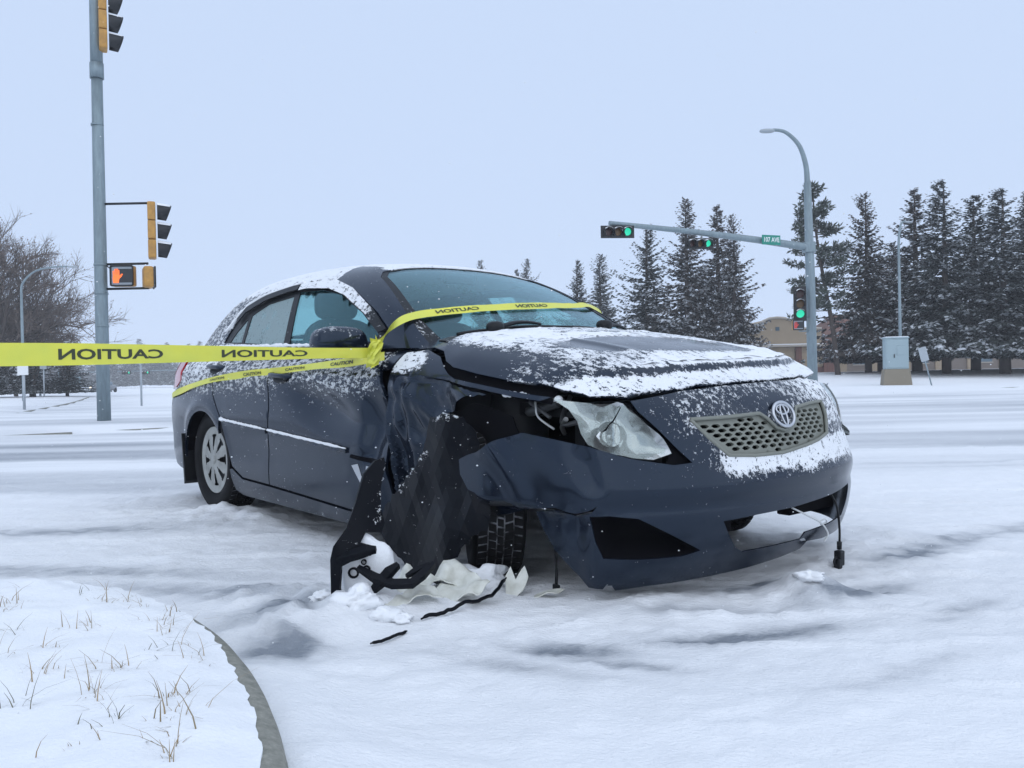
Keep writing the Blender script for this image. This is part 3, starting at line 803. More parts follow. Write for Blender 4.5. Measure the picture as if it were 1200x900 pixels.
# side moulding strips with a line of snow lying on them
def strip(name, parent, x0, x1, z0, z1, hh, mt, lift, sn, projn='R'):
    n = 18
    up = [(x0 + (x1 - x0) * k / n, z0 + (z1 - z0) * k / n + hh) for k in range(n + 1)]
    lo = [(x0 + (x1 - x0) * k / n, z0 + (z1 - z0) * k / n - hh) for k in range(n + 1)][::-1]
    return panel(name, parent, mt, up + lo, proj=projn, h=.04, th=.012, lift=lift, snow=lambda P, N: np.full(len(P), sn))
strip("side_moulding", rdoor, .33, .915, .573, .545, .010, M['paint'], .010, .1)
strip("side_moulding", fdoor, .95, 1.74, .544, .503, .010, M['paint'], .010, .1)
for (pr, x0, x1, z0, z1) in ((rdoor, .325, .918, .584, .556), (fdoor, .945, 1.745, .555, .514)):
    mb = MB(); pts = []; rs = []
    for k in range(40):
        tt = k / 39; x = x0 + (x1 - x0) * tt; z = z0 + (z1 - z0) * tt
        P, _ = cast(f_low, np.array([[x, -1.7, z]]), np.array([[0., 1, 0]]))
        pts.append((x, P[0, 1] - .009, z + .002 * rng.random())); rs.append((.0058 + .003 * rng.random()) * (1.7 if k < 3 and pr is rdoor else 1) * (1 - .5 * (tt > .9)))
    mb.tube(pts, rs, 6).build("snow_ridge", M['snow'], pr)
# handles
def handle(parent, x, z):
    P, _ = cast(f_low, np.array([[x, -1.7, z]]), np.array([[0., 1, 0]])); y = P[0, 1]
    mb = MB(); pts = [(x - .10, y + .004, z + .004), (x - .08, y - .026, z + .003), (x, y - .034, z), (x + .08, y - .026, z - .003), (x + .10, y + .004, z - .004)]
    mb.tube(crspline(pts, 5), .0135, 8); mb.build("door_handle", M['paint'], parent)
    panel("handle_recess", parent, M['trim'], [(x + .085 * math.cos(a), z - .012 + .028 * math.sin(a)) for a in np.linspace(0, 6.1, 18)], proj='R', h=.03, th=.004, lift=.0015, snow=lambda P, N: np.full(len(P), .2))
handle(fdoor, 1.03, .84); handle(rdoor, .10, .885)
# scraped bare patches at the front door's torn bottom corner
def scrape(parent, pts, lift, mt):
    return panel("scrape", parent, mt, pts, proj='R', h=.02, th=.001, lift=lift, disp=door_dent)
scrape(fdoor, [(1.77, .44), (1.80, .405), (1.85, .35), (1.87, .365), (1.84, .41), (1.82, .45)], .002, M['white_scratch'])
scrape(fdoor, [(1.88, .445), (1.99, .44), (2.01, .40), (1.97, .37), (1.915, .365), (1.89, .40)], .002, M['white_scratch'])
scrape(fdoor, [(1.76, .475), (1.88, .462), (2.0, .455), (2.01, .468), (1.9, .480), (1.77, .49)], .003, M['dark'])

# ---- what is left of the right front fender
fr = [(2.045, .885), (2.05, .80), (2.042, .60), (2.044, .42), (2.04, .30), (2.07, .275), (2.13, .355), (2.24, .47), (2.315, .565), (2.335, .60), (2.37, .625), (2.395, .67),
      (2.43, .70), (2.49, .715), (2.53, .745), (2.60, .775), (2.72, .779), (2.86, .777), (2.99, .765), (3.02, .778), (2.84, .796), (2.64, .820), (2.50, .836), (2.452, .852), (2.40, .880),
      (2.325, .925), (2.2, .955), (2.06, .945)]
def fender_disp(P, N):
    x, z = P[:, 0], P[:, 2]; wx, wz = warp(x * 2, z * 2, 8)
    k = sstep(.86, .74, z) * sstep(2.75, 2.45, x)
    d = k * (.065 * (facet(x * 5.2, z * 5.2, 12) + .1) + .012 * facet(x * 17, z * 17, 13)) + .075 * sstep(.72, .45, z) - .018 * np.exp(-((x - 2.17 - .15 * (z - .6)) / .035) ** 2) * sstep(.9, .8, z)
    d = d + .03 * np.exp(-((x - 2.20) / .05) ** 2 - ((z - .66) / .07) ** 2) + .022 * sstep(.842, .825, z) * sstep(2.1, 2.15, x) * sstep(2.6, 2.4, x)
    Q = P.copy(); Q[:, 1] += d * (1 - .6 * np.exp(-((x - 2.05) / .02) ** 2)); return Q
def fender_snow(P, N):
    x, z = P[:, 0], P[:, 2]
    return .03 + .78 * sstep(1.4, .3, ((x - 2.13) / .15) ** 2 + ((z - .905) / .055) ** 2) + .10 * sstep(.7, .5, z)
fender = panel("front_fender", car, M['paint'], jag(fr[:17], .005, 3)[:-1] + fr[17:], proj='R', h=.013, th=.004, disp=fender_disp, snow=fender_snow)
fender["label"] = "torn and buckled remains of the front fender"
# cowl corner between fender, pillar and mirror
panel("pillar_base", car, M['paint'], [(1.94, .905), (1.965, .87), (2.03, .895), (2.055, .955), (2.22, .965), (2.33, .945), (2.36, .965), (2.25, 1.02), (2.05, 1.03), (1.935, 1.01)], proj='R', h=.03,
      snow=lambda P, N: .05 + .5 * sstep(2.02, 1.95, P[:, 0]))

# ---- hood: one skin with a buckled ridge across its front
XR = spl([-.85, -.70, -.485, -.30, -.113, .1, .35, .60, .75], [3.0, 3.085, 3.18, 3.203, 3.210, 3.203, 3.172, 3.09, 3.02])
hd = [(2.34, -.765), (2.40, -.800), (2.47, -.818), (2.64, -.826), (2.84, -.828), (2.96, -.818), (3.06, -.790), (3.14, -.745), (3.225, -.650), (3.262, -.54), (3.286, -.43), (3.308, -.209), (3.305, .08), (3.275, .40), (3.22, .56), (3.14, .655), (3.05, .73),
      (2.9, .795), (2.7, .81), (2.45, .80), (2.30, .74), (2.27, .60), (2.31, .3), (2.325, 0.), (2.31, -.3), (2.27, -.60), (2.28, -.70)]
def ridge_amt(y): return sstep(-.74, -.62, y) * sstep(.70, .55, y)
def hood_disp(P, N):
    x, y = P[:, 0], P[:, 1]; Q = P.copy()
    Q[:, 2] += .012 + .006 * sstep(-.70, -.80, y) * sstep(2.35, 2.5, x) - .004 * sstep(3.2, 3.3, x)
    wx, wy = warp(x * 1.5, y * 1.5, 3)
    Q[:, 2] += .006 * (facet(wx * 2, wy * 2, 21) + .2) * sstep(2.6, 3.0, x) * sstep(.5, -.3, y)
    d = x - XR(y)
    Q[:, 2] += ridge_amt(y) * (.006 * np.exp(-((d + .02) / .03) ** 2) - .016 * sstep(-.006, .016, d) * sstep(.12, .04, d))
    Q[:, 2] += .007 * np.exp(-((np.abs(y) - .36 - .10 * (3.2 - x)) / .03) ** 2)
    return Q
def hood_snow2(P, N):
    x, y = P[:, 0], P[:, 1]; d = x - XR(y)
    s = hood_snow(P, N)
    lip_ = .92 - .40 * sstep(3.29, 3.33, x + .12 * y ** 2 + .25 * y ** 4) + .45 * fbm(x * 7, y * 5, 3, 2)
    s = np.where(d > .0, lip_, s)
    s = s - .9 * ridge_amt(y) * np.exp(-((d - .002) / .008) ** 2)
    return s
hood = panel("hood", car, M['paint'], hd, proj='T', h=.0135, th=.012, disp=hood_disp, snow=hood_snow2)
hood["label"] = "hood panel half covered in blown snow with bare frosted patches"
# dark sheet added under the hood's edge to paint the gap's shade
panel("hood_gap_shade", car, M['dark'], [(2.34, .90), (2.46, .83), (2.64, .805), (2.84, .782), (3.02, .765), (3.02, .82), (2.84, .85), (2.64, .88), (2.46, .90), (2.36, .95)], proj='R', h=.03, th=.004, lift=-.022)
# real snow lying on the hood
def snow_shell(name, parent, outline, projn, f, disp, amt, thick, h=.016):
    q, T = cdt(outline, (), h); O, D = PROJ[projn](q); P, hit = cast(f, O, D, 0., 3., 180); N = grad(f, P)
    a = amt(P, N) + .9 * fbm(P[:, 0] * 22, P[:, 1] * 22, 3, 31)
    if disp: P = disp(P, N)
    P = P + N * np.clip(.0015 + thick * np.clip(a - .88, -.1, .5) * 2 + .003 * fbm(P[:, 0] * 40, P[:, 1] * 40, 2, 5), -.004, .05)[:, None]
    T = T[(a[T].mean(1) > .86) & hit[T].all(1)]
    b = P[T]; fn = np.cross(b[:, 1] - b[:, 0], b[:, 2] - b[:, 0])
    if (fn * N[T].mean(1)).sum(1).mean() < 0: T = T[:, ::-1]
    used = np.unique(T); m = -np.ones(len(P), int); m[used] = np.arange(len(used))
    return link(name, np_mesh(name, P[used], m[T], True), M['snow'], parent)
snow_shell("snow_cover", hood, [(2.36, -.70), (2.6, -.76), (2.95, -.75), (3.06, -.66), (3.15, -.5), (3.19, -.1), (3.16, .35), (3.05, .62), (2.6, .76), (2.36, .7), (2.34, 0)], 'T', f_low, hood_disp, hood_snow, .012)

# ---- bumper cover, torn open at the right corner and broken below
bump_top = [(-.665, .765), (-.645, .731), (-.585, .671), (-.520, .600), (-.474, .556), (-.540, .551), (-.676, .575), (-.806, .615), (-.914, .637), (-1.019, .653), (-1.159, .603), (-1.362, .530),
            (-1.299, .475), (-1.240, .410), (-1.192, .336), (-1.131, .350), (-1.010, .390), (-.915, .405), (-.855, .389), (-.807, .403), (-.782, .420)]
bump_low = [(-.800, .396), (-.855, .377), (-.915, .392), (-1.000, .378), (-.971, .309), (-.932, .239), (-.87, .175), (-.79, .112), (-.70, .125), (-.617, .136), (-.394, .148), (-.2, .155), (-.02, .165), (.125, .178), (.155, .205), (.118, .224),
            (-.10, .226), (-.260, .228), (-.300, .25), (-.334, .293), (-.366, .351), (-.212, .358), (-.009, .361), (.278, .375), (.43, .388), (.485, .392),
            (.478, .33), (.445, .265), (.30, .253), (.105, .248), (.085, .22), (.12, .208), (.30, .192), (.5, .19), (.72, .175), (.95, .19), (1.02, .26), (1.06, .36), (1.10, .45), (1.12, .58), (1.05, .66), (.93, .72),
            (.80, .60), (.66, .56), (.58, .565), (.535, .62), (.505, .70), (.50, .76), (.53, .815), (.43, .825), (.083, .820), (-.225, .810), (-.452, .796)]
gr_out = [(-.463, .700), (-.30, .703), (-.13, .709), (-.095, .69), (-.05, .655), (.0, .642), (.055, .655), (.10, .70), (.12, .722), (.24, .733), (.355, .737), (.345, .68), (.312, .612), (.22, .592), (.128, .580), (-.042, .563), (-.20, .564), (-.326, .573), (-.40, .635)]
fog = [(-.808, .383), (-.745, .388), (-.660, .379), (-.55, .318), (-.445, .256), (-.511, .241), (-.65, .238), (-.763, .243), (-.789, .301)]
def bump_disp(P, N):
    a = 1.1 * np.arctan2(P[:, 1], P[:, 0] - 2.3); z = P[:, 2]
    wx, wz = warp(a * 2, z * 2, 6)
    k = sstep(-.62, -.95, a)
    d = k * .013 * (facet(wx * 1.6, wz * 1.6, 31) + .1)
    d = d + .050 * sstep(-.90, -1.20, a) * sstep(.385, .40, z) - .02 * np.exp(-((a + .80 + .3 * (z - .5)) / .03) ** 2) * sstep(.44, .5, z) * sstep(.63, .56, z)
    # lower torn half hangs behind the upper flap
    low = sstep(.395, .380, z) * sstep(-.78, -.86, a)
    d = d - .028 * low
    # soft character lines
    d = d + .008 * np.exp(-((z - .475) / .035) ** 2) * (1 - k) - .006 * np.exp(-((z - .41) / .02) ** 2) * (1 - k)
    return P + N * d[:, None]
def bump_snow(P, N):
    a = 1.1 * np.arctan2(P[:, 1], P[:, 0] - 2.3); z = P[:, 2]
    s = .04 + .20 * sstep(.60, .68, z) * sstep(-.72, -.5, a) + .22 * sstep(.44, .56, z) * sstep(-.66, -.4, a)
    s = s + .06 * sstep(.74, .80, z) * sstep(-.6, -.3, a) + .22 * sstep(.1, .4, a) * sstep(.5, .55, z)
    led = .86 * sstep(.455, .525, z + .05 * fbm(a * 9, z * 2, 3, 3)) * sstep(.66, .585, z) * sstep(-.46, -.30, a)
    s = np.maximum(s, 1.02 * led)
    s = s - .30 * np.exp(-((z - .745) / .025) ** 2) * sstep(-.3, -.2, a) * sstep(.12, .05, a)
    return s
bumper = panel("bumper_cover", car, M['paint'], bump_top + bump_low, [gr_out, fog], 'F', h=.018, th=.005, disp=bump_disp, snow=bump_snow)
bumper["label"] = "front bumper cover torn away at one corner with broken lower opening"

def on_front(a, z, d=0.):
    O, D = proj_F(np.array([[a, z]])); P, _ = cast(f_low, O, D); N = grad(f_low, P)
    P = bump_disp(P, N); return Vector(P[0] + N[0] * d), Vector(N[0])
def pocket(name, parent, outline, depth, mt, shrink=.85, projn='F', dispf=bump_disp):
    q = np.array(resample(outline, .02)); O, D = PROJ[projn](q); P, _ = cast(f_low, O, D); N = grad(f_low, P)
    if dispf is not None: P = dispf(P, N)
    c = P.mean(0); nm = N.mean(0); nm /= np.linalg.norm(nm); n = len(q)
    A = P - N * .003; B = c + (P - c) * shrink - nm * depth
    V = np.concatenate([A, B, [B.mean(0) - nm * .02]])
    F = [(i, (i + 1) % n, n + (i + 1) % n, n + i) for i in range(n)] + [(n + i, n + (i + 1) % n, 2 * n) for i in range(n)]
    return link(name, np_mesh(name, V, F, True), mt, parent)
pocket("fog_lamp_recess", bumper, fog, .11, M['dark'], .62)
# ---- grille: frame, woven honeycomb bars, black hollow behind
gri = empty("grille"); gri.parent = car
pocket("grille_hollow", gri, gr_out, .05, M['dark'], .96)
mb = MB()
L = resample(gr_out, .02); pts = [on_front(a, z, -.002)[0] for a, z in L]; mb.tube(pts + [pts[0]], .0075, 6)
mb.build("grille_frame", M['grille'], gri)
gin = [(a * .985, .645 + (z - .645) * .97) for a, z in gr_out]
mb = MB(); rows = 11; pitch = .050
cells = []
for r in range(rows):
    zz = .560 + r * .0165; off = (r % 2) * pitch / 2
    for k in range(-12, 12):
        a = k * pitch + off + .02
        if inpoly(gin, np.array([[a, zz]]))[0]: cells.append((a, zz))
q, T = None, None
holes = []
for (a, zz) in cells:
    w, hh = pitch * .41, .0066
    hole = [(a - w, zz), (a - w * .5, zz + hh), (a + w * .5, zz + hh), (a + w, zz), (a + w * .5, zz - hh), (a - w * .5, zz - hh)]
    if inpoly(gin, np.array(hole)).all() and polydist(gin, np.array(hole)).min() > .004: holes.append(hole)
panel("grille_mesh", gri, M['grille'], gin, holes, 'F', h=.02, th=.012, lift=-.010, disp=bump_disp)
# ---- emblem: three ellipses on a dark boss
em = empty("emblem"); em.parent = car
ec, en = on_front(.0, .697, .010); ex = Vector((0, 1, 0)); ez = en.cross(ex).normalized()
if ez.z < 0: ez = -ez
ex = ez.cross(en).normalized()
if ex.y < 0: ex = -ex
def ell(mb, cx, cz, rx, rz, r, n=36):
    P = [ec + ex * (cx + rx * math.cos(w)) + ez * (cz + rz * math.sin(w)) for w in np.linspace(0, 2 * math.pi, n + 1)]
    mb.tube(P, r, 6, cap=False)
mb = MB(); ell(mb, 0, 0, .066, .047, .0064); mb.build("emblem_ring", M['emblem'], em)
mb = MB(); ell(mb, 0, .019, .040, .018, .0042); mb.build("emblem_crossbar", M['emblem'], em)
mb = MB(); ell(mb, 0, -.002, .0165, .040, .0042); mb.build("emblem_upright", M['emblem'], em)
mb = MB(); n = 30; V = [ec - en * .012 + ex * (.075 * math.cos(w)) + ez * (.056 * math.sin(w)) for w in np.linspace(0, 2 * math.pi, n, endpoint=False)]
V += [v - en * .03 for v in V]; mb.add(V, [list(range(n))] + [(i, (i + 1) % n, n + (i + 1) % n, n + i) for i in range(n)]); mb.build("emblem_boss", M['paint'], em)
# ---- headlights
def headlight(outline, label):
    hl = empty("headlight"); hl.parent = car; hl["label"] = label
    q, T = cdt(outline, (), .02); O, D = proj_F(q); P, _ = cast(f_low, O, D); N = grad(f_low, P)
    n2 = N.mean(0); n2 /= np.linalg.norm(n2); c = P.mean(0)
    b = P[T]; fn = np.cross(b[:, 1] - b[:, 0], b[:, 2] - b[:, 0])
    if (fn * N[T].mean(1)).sum(1).mean() < 0: T = T[:, ::-1]
    a = q[:, 0]; zz = q[:, 1]; ed = polydist(outline, q)
    sgn = np.sign(c[1])
    bowl = np.minimum(ed * 1.6, .05)
    rel = .035 * np.exp(-(((np.abs(a) - .60) / .045) ** 2 + ((zz - .62) / .05) ** 2)) * -1 + .022 * np.sin(np.abs(a) * 60) * np.exp(-((np.abs(a) - .73) / .07) ** 2) + .005 * np.abs(np.sin(np.abs(a) * 30 + zz * 12))
    R = P - N * (.004 + bowl + rel)[:, None]
    link("reflector", np_mesh("reflector", R, T, True), M['reflector'], hl)
    sn = -.25 + .9 * fbm(a * 9, zz * 9, 3, 2)
    sheet("lens", P - N * .002, T, N, M['lens'], hl, .003, sn)
    # projector bowl and bulb
    o = c - n2 * .05; zax = Vector(n2); xax = Vector((0, 0, 1)).cross(zax).normalized(); yax = zax.cross(xax)
    Mx = Matrix((xax, yax, zax)).transposed()
    mb = MB(); mb.lathe([(.045, .02), (.040, .0), (.028, -.018), (.012, -.024), (.010, -.005), (.0, -.004)], 20, Mx)
    mb.v = [tuple(Vector(v) + Vector(o) + Vector((0, .02 * sgn, -.01))) for v in mb.v]; mb.build("lamp_bowl", M['reflector'], hl)
    return hl
hlr = [(-.925, .776), (-.85, .766), (-.775, .757), (-.690, .757), (-.650, .722), (-.602, .668), (-.552, .606), (-.543, .590), (-.609, .570), (-.676, .580), (-.741, .592), (-.808, .622), (-.831, .659), (-.842, .701), (-.87, .74)]
hr_ = headlight(hlr, "cracked headlight hanging in its crushed corner")
mb = MB(); mb.tube([on_front(a_, z_, -.001)[0] for a_, z_ in ((-.70, .745), (-.712, .725), (-.728, .700), (-.74, .69), (-.752, .672), (-.765, .664))], [.0015, .002, .003, .002, .0035, .001], 5); mb.build("lens_crack", M['dark'], hr_)
mb = MB(); mb.tube([on_front(a_, z_, .0)[0] for a_, z_ in ((-.770, .665), (-.778, .650), (-.772, .640))], [.002, .006, .002], 5); mb.build("lens_chip", M['white_paint'], hr_)
hll = [(.54, .81), (.66, .80), (.80, .785), (.92, .765), (.945, .735), (.81, .62), (.67, .575), (.60, .578), (.552, .628), (.522, .70), (.515, .76)]
headlight(hll, "intact headlight")
# black sheet painted in for the shaded gap beside the right headlight
panel("headlight_gap_shade", car, M['dark'], [(-.69, .759), (-.65, .722), (-.602, .668), (-.552, .606), (-.543, .588), (-.56, .553), (-.474, .553), (-.52, .60), (-.585, .671), (-.645, .735), (-.665, .768)], proj='F', h=.03, th=.004, lift=-.02)

# ---- greenhouse: one shell with window openings
def R2G(pts):
    O, D = proj_R(np.array(pts, float)); P, _ = cast(f_green, O, D)
    return [(p[0], .6 * math.atan2(p[2] - .9, -p[1])) for p in P]
def W2G(pts):
    q = np.array(pts, float); P, _ = cast(f_green, np.c_[np.full(len(q), 4.), q], np.tile([-1., 0, 0], (len(q), 1)), 0, 4, 400)
    return [(p[0], .6 * math.atan2(p[2] - .9, -p[1])) for p in P]
def B2G(pts):
    q = np.array(pts, float); P, _ = cast(f_green, np.c_[np.full(len(q), -3.), q], np.tile([1., 0, 0], (len(q), 1)), 0, 4, 400)
    return [(p[0], .6 * math.atan2(p[2] - .9, -p[1])) for p in P]
mir = lambda pts: [(x, .6 * math.pi - b) for x, b in pts][::-1]
side_hole = crspline([(.0, 1.032), (.06, 1.12), (.195, 1.232), (.45, 1.288), (.753, 1.321), (.95, 1.336), (1.213, 1.322), (1.446, 1.262), (1.721, 1.139), (1.885, 1.036)], 4) + [(1.86, 1.002), (1.272, .990), (.6, 1.004)]
ws_hole = crspline([(-.685, .965), (-.672, 1.06), (-.640, 1.16), (-.590, 1.262), (-.555, 1.325)], 3) + crspline([(-.50, 1.362), (-.35, 1.393), (-.17, 1.408), (0, 1.413), (.17, 1.411), (.36, 1.398), (.53, 1.366)], 3) + \
          crspline([(.60, 1.325), (.645, 1.262), (.695, 1.16), (.735, 1.06), (.75, .965)], 3) + [(.3, .985), (-.3, .985)]
bl_hole = [(-.52, 1.12), (-.50, 1.22), (-.44, 1.33), (-.2, 1.375), (.2, 1.375), (.44, 1.33), (.52, 1.22), (.55, 1.12), (0, 1.10)]
gh, gw, gb = R2G(side_hole), W2G(ws_hole), B2G(bl_hole)
shell = [(x, .052) for x in np.linspace(-.72, 2.26, 40)] + [(2.28, b) for b in np.linspace(.06, .6 * math.pi - .06, 30)] + \
        [(x, .6 * math.pi - .052) for x in np.linspace(2.26, -.72, 40)] + [(-.73, b) for b in np.linspace(.6 * math.pi - .06, .06, 20)]
hl_ = [(x, b) for x, b in [(1.30, .40), (1.30, 1.485), (-.0, 1.485), (-.0, .40)]]
panel("headliner", car, M['headliner'], hl_, (), 'G', f_green, h=.10, th=.006, lift=-.03)
roof = panel("roof_and_pillars", car, M['paint'], shell, [gh, mir(gh), gw, gb], 'G', f_green, h=.025, th=.02, snow=roof_snow)
def ws_cover(P, N):
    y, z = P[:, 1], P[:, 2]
    return .16 + .75 * fbm(y * 3, z * 5 + .3 * y, 4, 3) + .22 * sstep(1.16, 1.08, z - .03 * np.sin(y * 7)) * sstep(-.55, -.2, y) + .5 * sstep(.60, .68, -y) + .35 * sstep(1.385, 1.41, z + .12 * y * y)  # patchy teal cover, heavier in a band along the bottom
windshield = panel("windshield", car, M['windshield'], gw, (), 'G', f_green, h=.04, th=.004, lift=-.006, snow=ws_cover)
# dark ceramic band round the windshield
inner = [((x - 1.85) * .955 + 1.84, (b - .942) * .955 + .942) for x, b in gw]
panel("windshield_border", windshield, M['trim'], gw, [inner], 'G', f_green, h=.04, th=.002, lift=-.0035, snow=lambda P, N: .12 + .25 * sstep(.58, .66, -P[:, 1]))
panel("rear_window", car, M['glass'], gb, (), 'G', f_green, h=.06, th=.004, lift=-.006, snow=lambda P, N: .02 + .5 * fbm(P[:, 1] * 4, P[:, 2] * 6, 3, 2))
pq = [(.10, 1.036), (.15, 1.09), (.27, 1.175), (.305, 1.03)]
prr = [(.345, 1.028), (.31, 1.19), (.5, 1.248), (.80, 1.276), (.895, 1.002), (.6, 1.015)]
pf = [(.965, 1.000), (.85, 1.30), (1.10, 1.292), (1.33, 1.252), (1.60, 1.143), (1.80, 1.035), (1.78, 1.004), (1.3, .995)]
def frost(v): return lambda P, N: np.full(len(P), v) + .2 * fbm(P[:, 0] * 6, P[:, 2] * 6, 3, 1)
for sgn in (1, -1):
    mm = (lambda L: L) if sgn > 0 else mir
    sh = panel("window_frame", car, M['trim'], mm(gh), [mm(R2G(o)) for o in (pq, prr, pf)], 'G', f_green, h=.03, th=.006, lift=-.007, snow=lambda P, N: .10 + .2 * sstep(1.01, 1.0, P[:, 2]))
    for o, fr_ in ((pq, .70), (prr, .78), (pf, .08)):
        panel("side_window", car, M['glass'], mm(R2G(o)), (), 'G', f_green, h=.04, th=.004, lift=-.012, snow=frost(fr_ if sgn > 0 else -.1))
# smoked rain visors over the right windows, snow lying on them
vis_f = [(.845, 1.328), (.95, 1.342), (1.213, 1.328), (1.446, 1.267), (1.721, 1.145), (1.875, 1.050), (1.82, 1.035), (1.655, 1.130), (1.40, 1.235), (1.20, 1.282), (.95, 1.300), (.855, 1.296)]
vis_r = [(.12, 1.175), (.205, 1.24), (.45, 1.294), (.753, 1.327), (.835, 1.330), (.835, 1.300), (.75, 1.296), (.47, 1.262), (.23, 1.205), (.14, 1.14)]
for v, sn in ((vis_f, .80), (vis_r, .12)):
    panel("window_visor", car, M['trim'], R2G(v), (), 'G', f_green, h=.02, th=.006, lift=.014,
          snow=(lambda P, N: .85 - .75 * sstep(1.6, 1.8, P[:, 0]) + .3 * fbm(P[:, 0] * 9, P[:, 2] * 9, 2, 4)) if sn > .5 else (lambda P, N: .12 + 0 * P[:, 0]))
# snow lying along the window sill and the rain gutter above the windows
mb = MB()
def ridge_on(mb, pts, f, r0, seed, d=.004):
    rr = random.Random(seed); O, D = proj_R(np.array(pts)); P, _ = cast(f, O, D); N = grad(f, P); P = P + N * d
    mb.tube([tuple(p + np.array([0, 0, .004 * rr.random()])) for p in P], [r0 * (.6 + .8 * rr.random()) for _ in P], 6)
ridge_on(mb, [(x, 1.006 - .012 * (x - .0)) for x in np.linspace(-.1, 1.30, 70)], f_green, .011, 1, .0)
mb.build("sill_snow", M['snow'], car)
mb = MB(); ridge_on(mb, crspline([(-.02, 1.10), (.19, 1.252), (.45, 1.306), (.753, 1.338), (.84, 1.345)], 9), f_green, .011, 2, .0); mb.build("gutter_snow", M['snow'], car)

# ---- trunk lid, tail, rear bumper
panel("trunk_lid", car, M['paint'], [(-.60, -.60), (-.57, 0), (-.60, .60), (-.93, .60), (-.955, 0), (-.93, -.60)], proj='T', h=.05, snow=lambda P, N: .9 + 0 * P[:, 0])
panel("rear_shelf", car, M['paint'], [(-.57, -.70), (-.40, -.74), (-.40, .78), (-.57, .74)], proj='T', h=.06, snow=lambda P, N: .9 + 0 * P[:, 0])
panel("trunk_face", car, M['paint'], [(-.55, .62), (.55, .62), (.55, 1.03), (-.55, 1.03)], proj='B', h=.06, snow=lambda P, N: .5 + 0 * P[:, 0])
panel("rear_bumper", car, M['paint'], [(-.72, .22), (.74, .22), (.76, .60), (-.74, .60)], proj='B', h=.06, snow=lambda P, N: .4 + 0 * P[:, 0])
for pj in ('R', 'L'):
    panel("taillight", car, M['taillight'], [(-.51, .80), (-.61, .755), (-.80, .73), (-.90, .74), (-.90, .96), (-.70, .985), (-.55, .945)], proj=pj, h=.03, th=.02, lift=.006, snow=lambda P, N: .15 + 0 * P[:, 0])
    panel("rear_bumper_corner", car, M['paint'], [(-.84, .44), (-.80, .69), (-.93, .68), (-.95, .25), (-.82, .24)], proj=pj, h=.05, snow=side_snow)

# ---- mirror on the right door
mr = empty("door_mirror"); mr.parent = car
def superell(c, r, e, n=28, m=16, taper=0.):
    V = []; F = []
    sp = lambda v, p: math.copysign(abs(v) ** p, v)
    for i in range(m + 1):
        ph = -math.pi / 2 + math.pi * i / m
        for k in range(n):
            th = 2 * math.pi * k / n
            x = sp(math.cos(ph), e) * sp(math.cos(th), e); y = sp(math.cos(ph), e) * sp(math.sin(th), e); z = sp(math.sin(ph), e)
            V.append((c[0] + r[0] * x, c[1] + r[1] * y * (1 - taper * z), c[2] + r[2] * z))
    for i in range(m):
        for k in range(n):
            F.append((i * n + k, i * n + (k + 1) % n, (i + 1) * n + (k + 1) % n, (i + 1) * n + k))
    return np.array(V), F
V, F = superell((1.775, -.930, 1.003), (.092, .128, .062), .72, taper=.10)
V[:, 0] = np.where(V[:, 0] < 1.73, 1.73, V[:, 0])
me = np_mesh("mirror_housing", V, F, True); fattr(me, "snow", .04 + .38 * sstep(.0, .05, V[:, 2] - 1.003)); link("mirror_housing", me, M['paint'], mr)
mb = MB(); mb.tube([(1.78, -.84, .975), (1.80, -.80, .965), (1.81, -.755, .965)], [.035, .03, .03], 8); mb.build("mirror_arm", M['trim'], mr)
mb = MB(); mb.add([(1.7285, -.93 + .11 * math.cos(w), 1.003 + .05 * math.sin(w)) for w in np.linspace(0, 6.28, 24, endpoint=False)], [list(range(24))]); mb.build("mirror_glass", M['chrome'], mr)
V2 = V.copy(); V2[:, 1] = -V2[:, 1] + .04
link("door_mirror", np_mesh("mirror_housing_far", V2, [f[::-1] for f in F], True), M['trim'], car)

# ---- wipers and cowl
mb = MB()
cw = [(2.37, -.70), (2.42, -.35), (2.43, 0), (2.42, .35), (2.37, .74)]; cw2 = [(2.18, .70), (2.24, .3), (2.25, 0), (2.24, -.3), (2.16, -.66)]
panel("cowl_panel", car, M['trim'], cw + cw2, proj='T', h=.05, th=.01, lift=.002, snow=lambda P, N: .35 + .4 * sstep(2.30, 2.36, P[:, 0]))
def wpt(y, z, d):
    P, _ = cast(f_body, np.array([[4., y, z]]), np.array([[-1., 0, 0]]), 0, 4, 500); N = grad(f_body, P); return tuple(P[0] + N[0] * d)
def topt(x, y, d):
    P, _ = cast(f_body, np.array([[x, y, 2.]]), np.array([[0., 0, -1]])); N = grad(f_body, P); return tuple(P[0] + N[0] * d)
def wiper(base, tip, b0, b1):
    w = empty("wiper"); w.parent = car
    n = 10; A = [topt(base[0] + (tip[0] - base[0]) * k / n, base[1] + (tip[1] - base[1]) * k / n, .022 + .012 * math.sin(math.pi * k / n)) for k in range(n + 1)]
    mb = MB(); mb.tube(A, [.011 - .005 * k / n for k in range(n + 1)], 6); mb.build("wiper_arm", M['trim'], w)
    B = [topt(b0[0] + (b1[0] - b0[0]) * k / 16, b0[1] + (b1[1] - b0[1]) * k / 16, .010) for k in range(17)]
    mb = MB(); mb.tube(B, .008, 6); mb.build("wiper_blade", M['trim'], w)
    V, F = superell((*base, A[0][2] + .006), (.035, .04, .026), .8, 14, 8); link("wiper_pivot", np_mesh("wiper_pivot", V, F, True), M['trim'], w)
wiper((2.30, -.46), (2.20, -.10), (2.215, -.60), (2.215, .10))
wiper((2.33, .20), (2.20, .52), (2.225, .02), (2.10, .66))

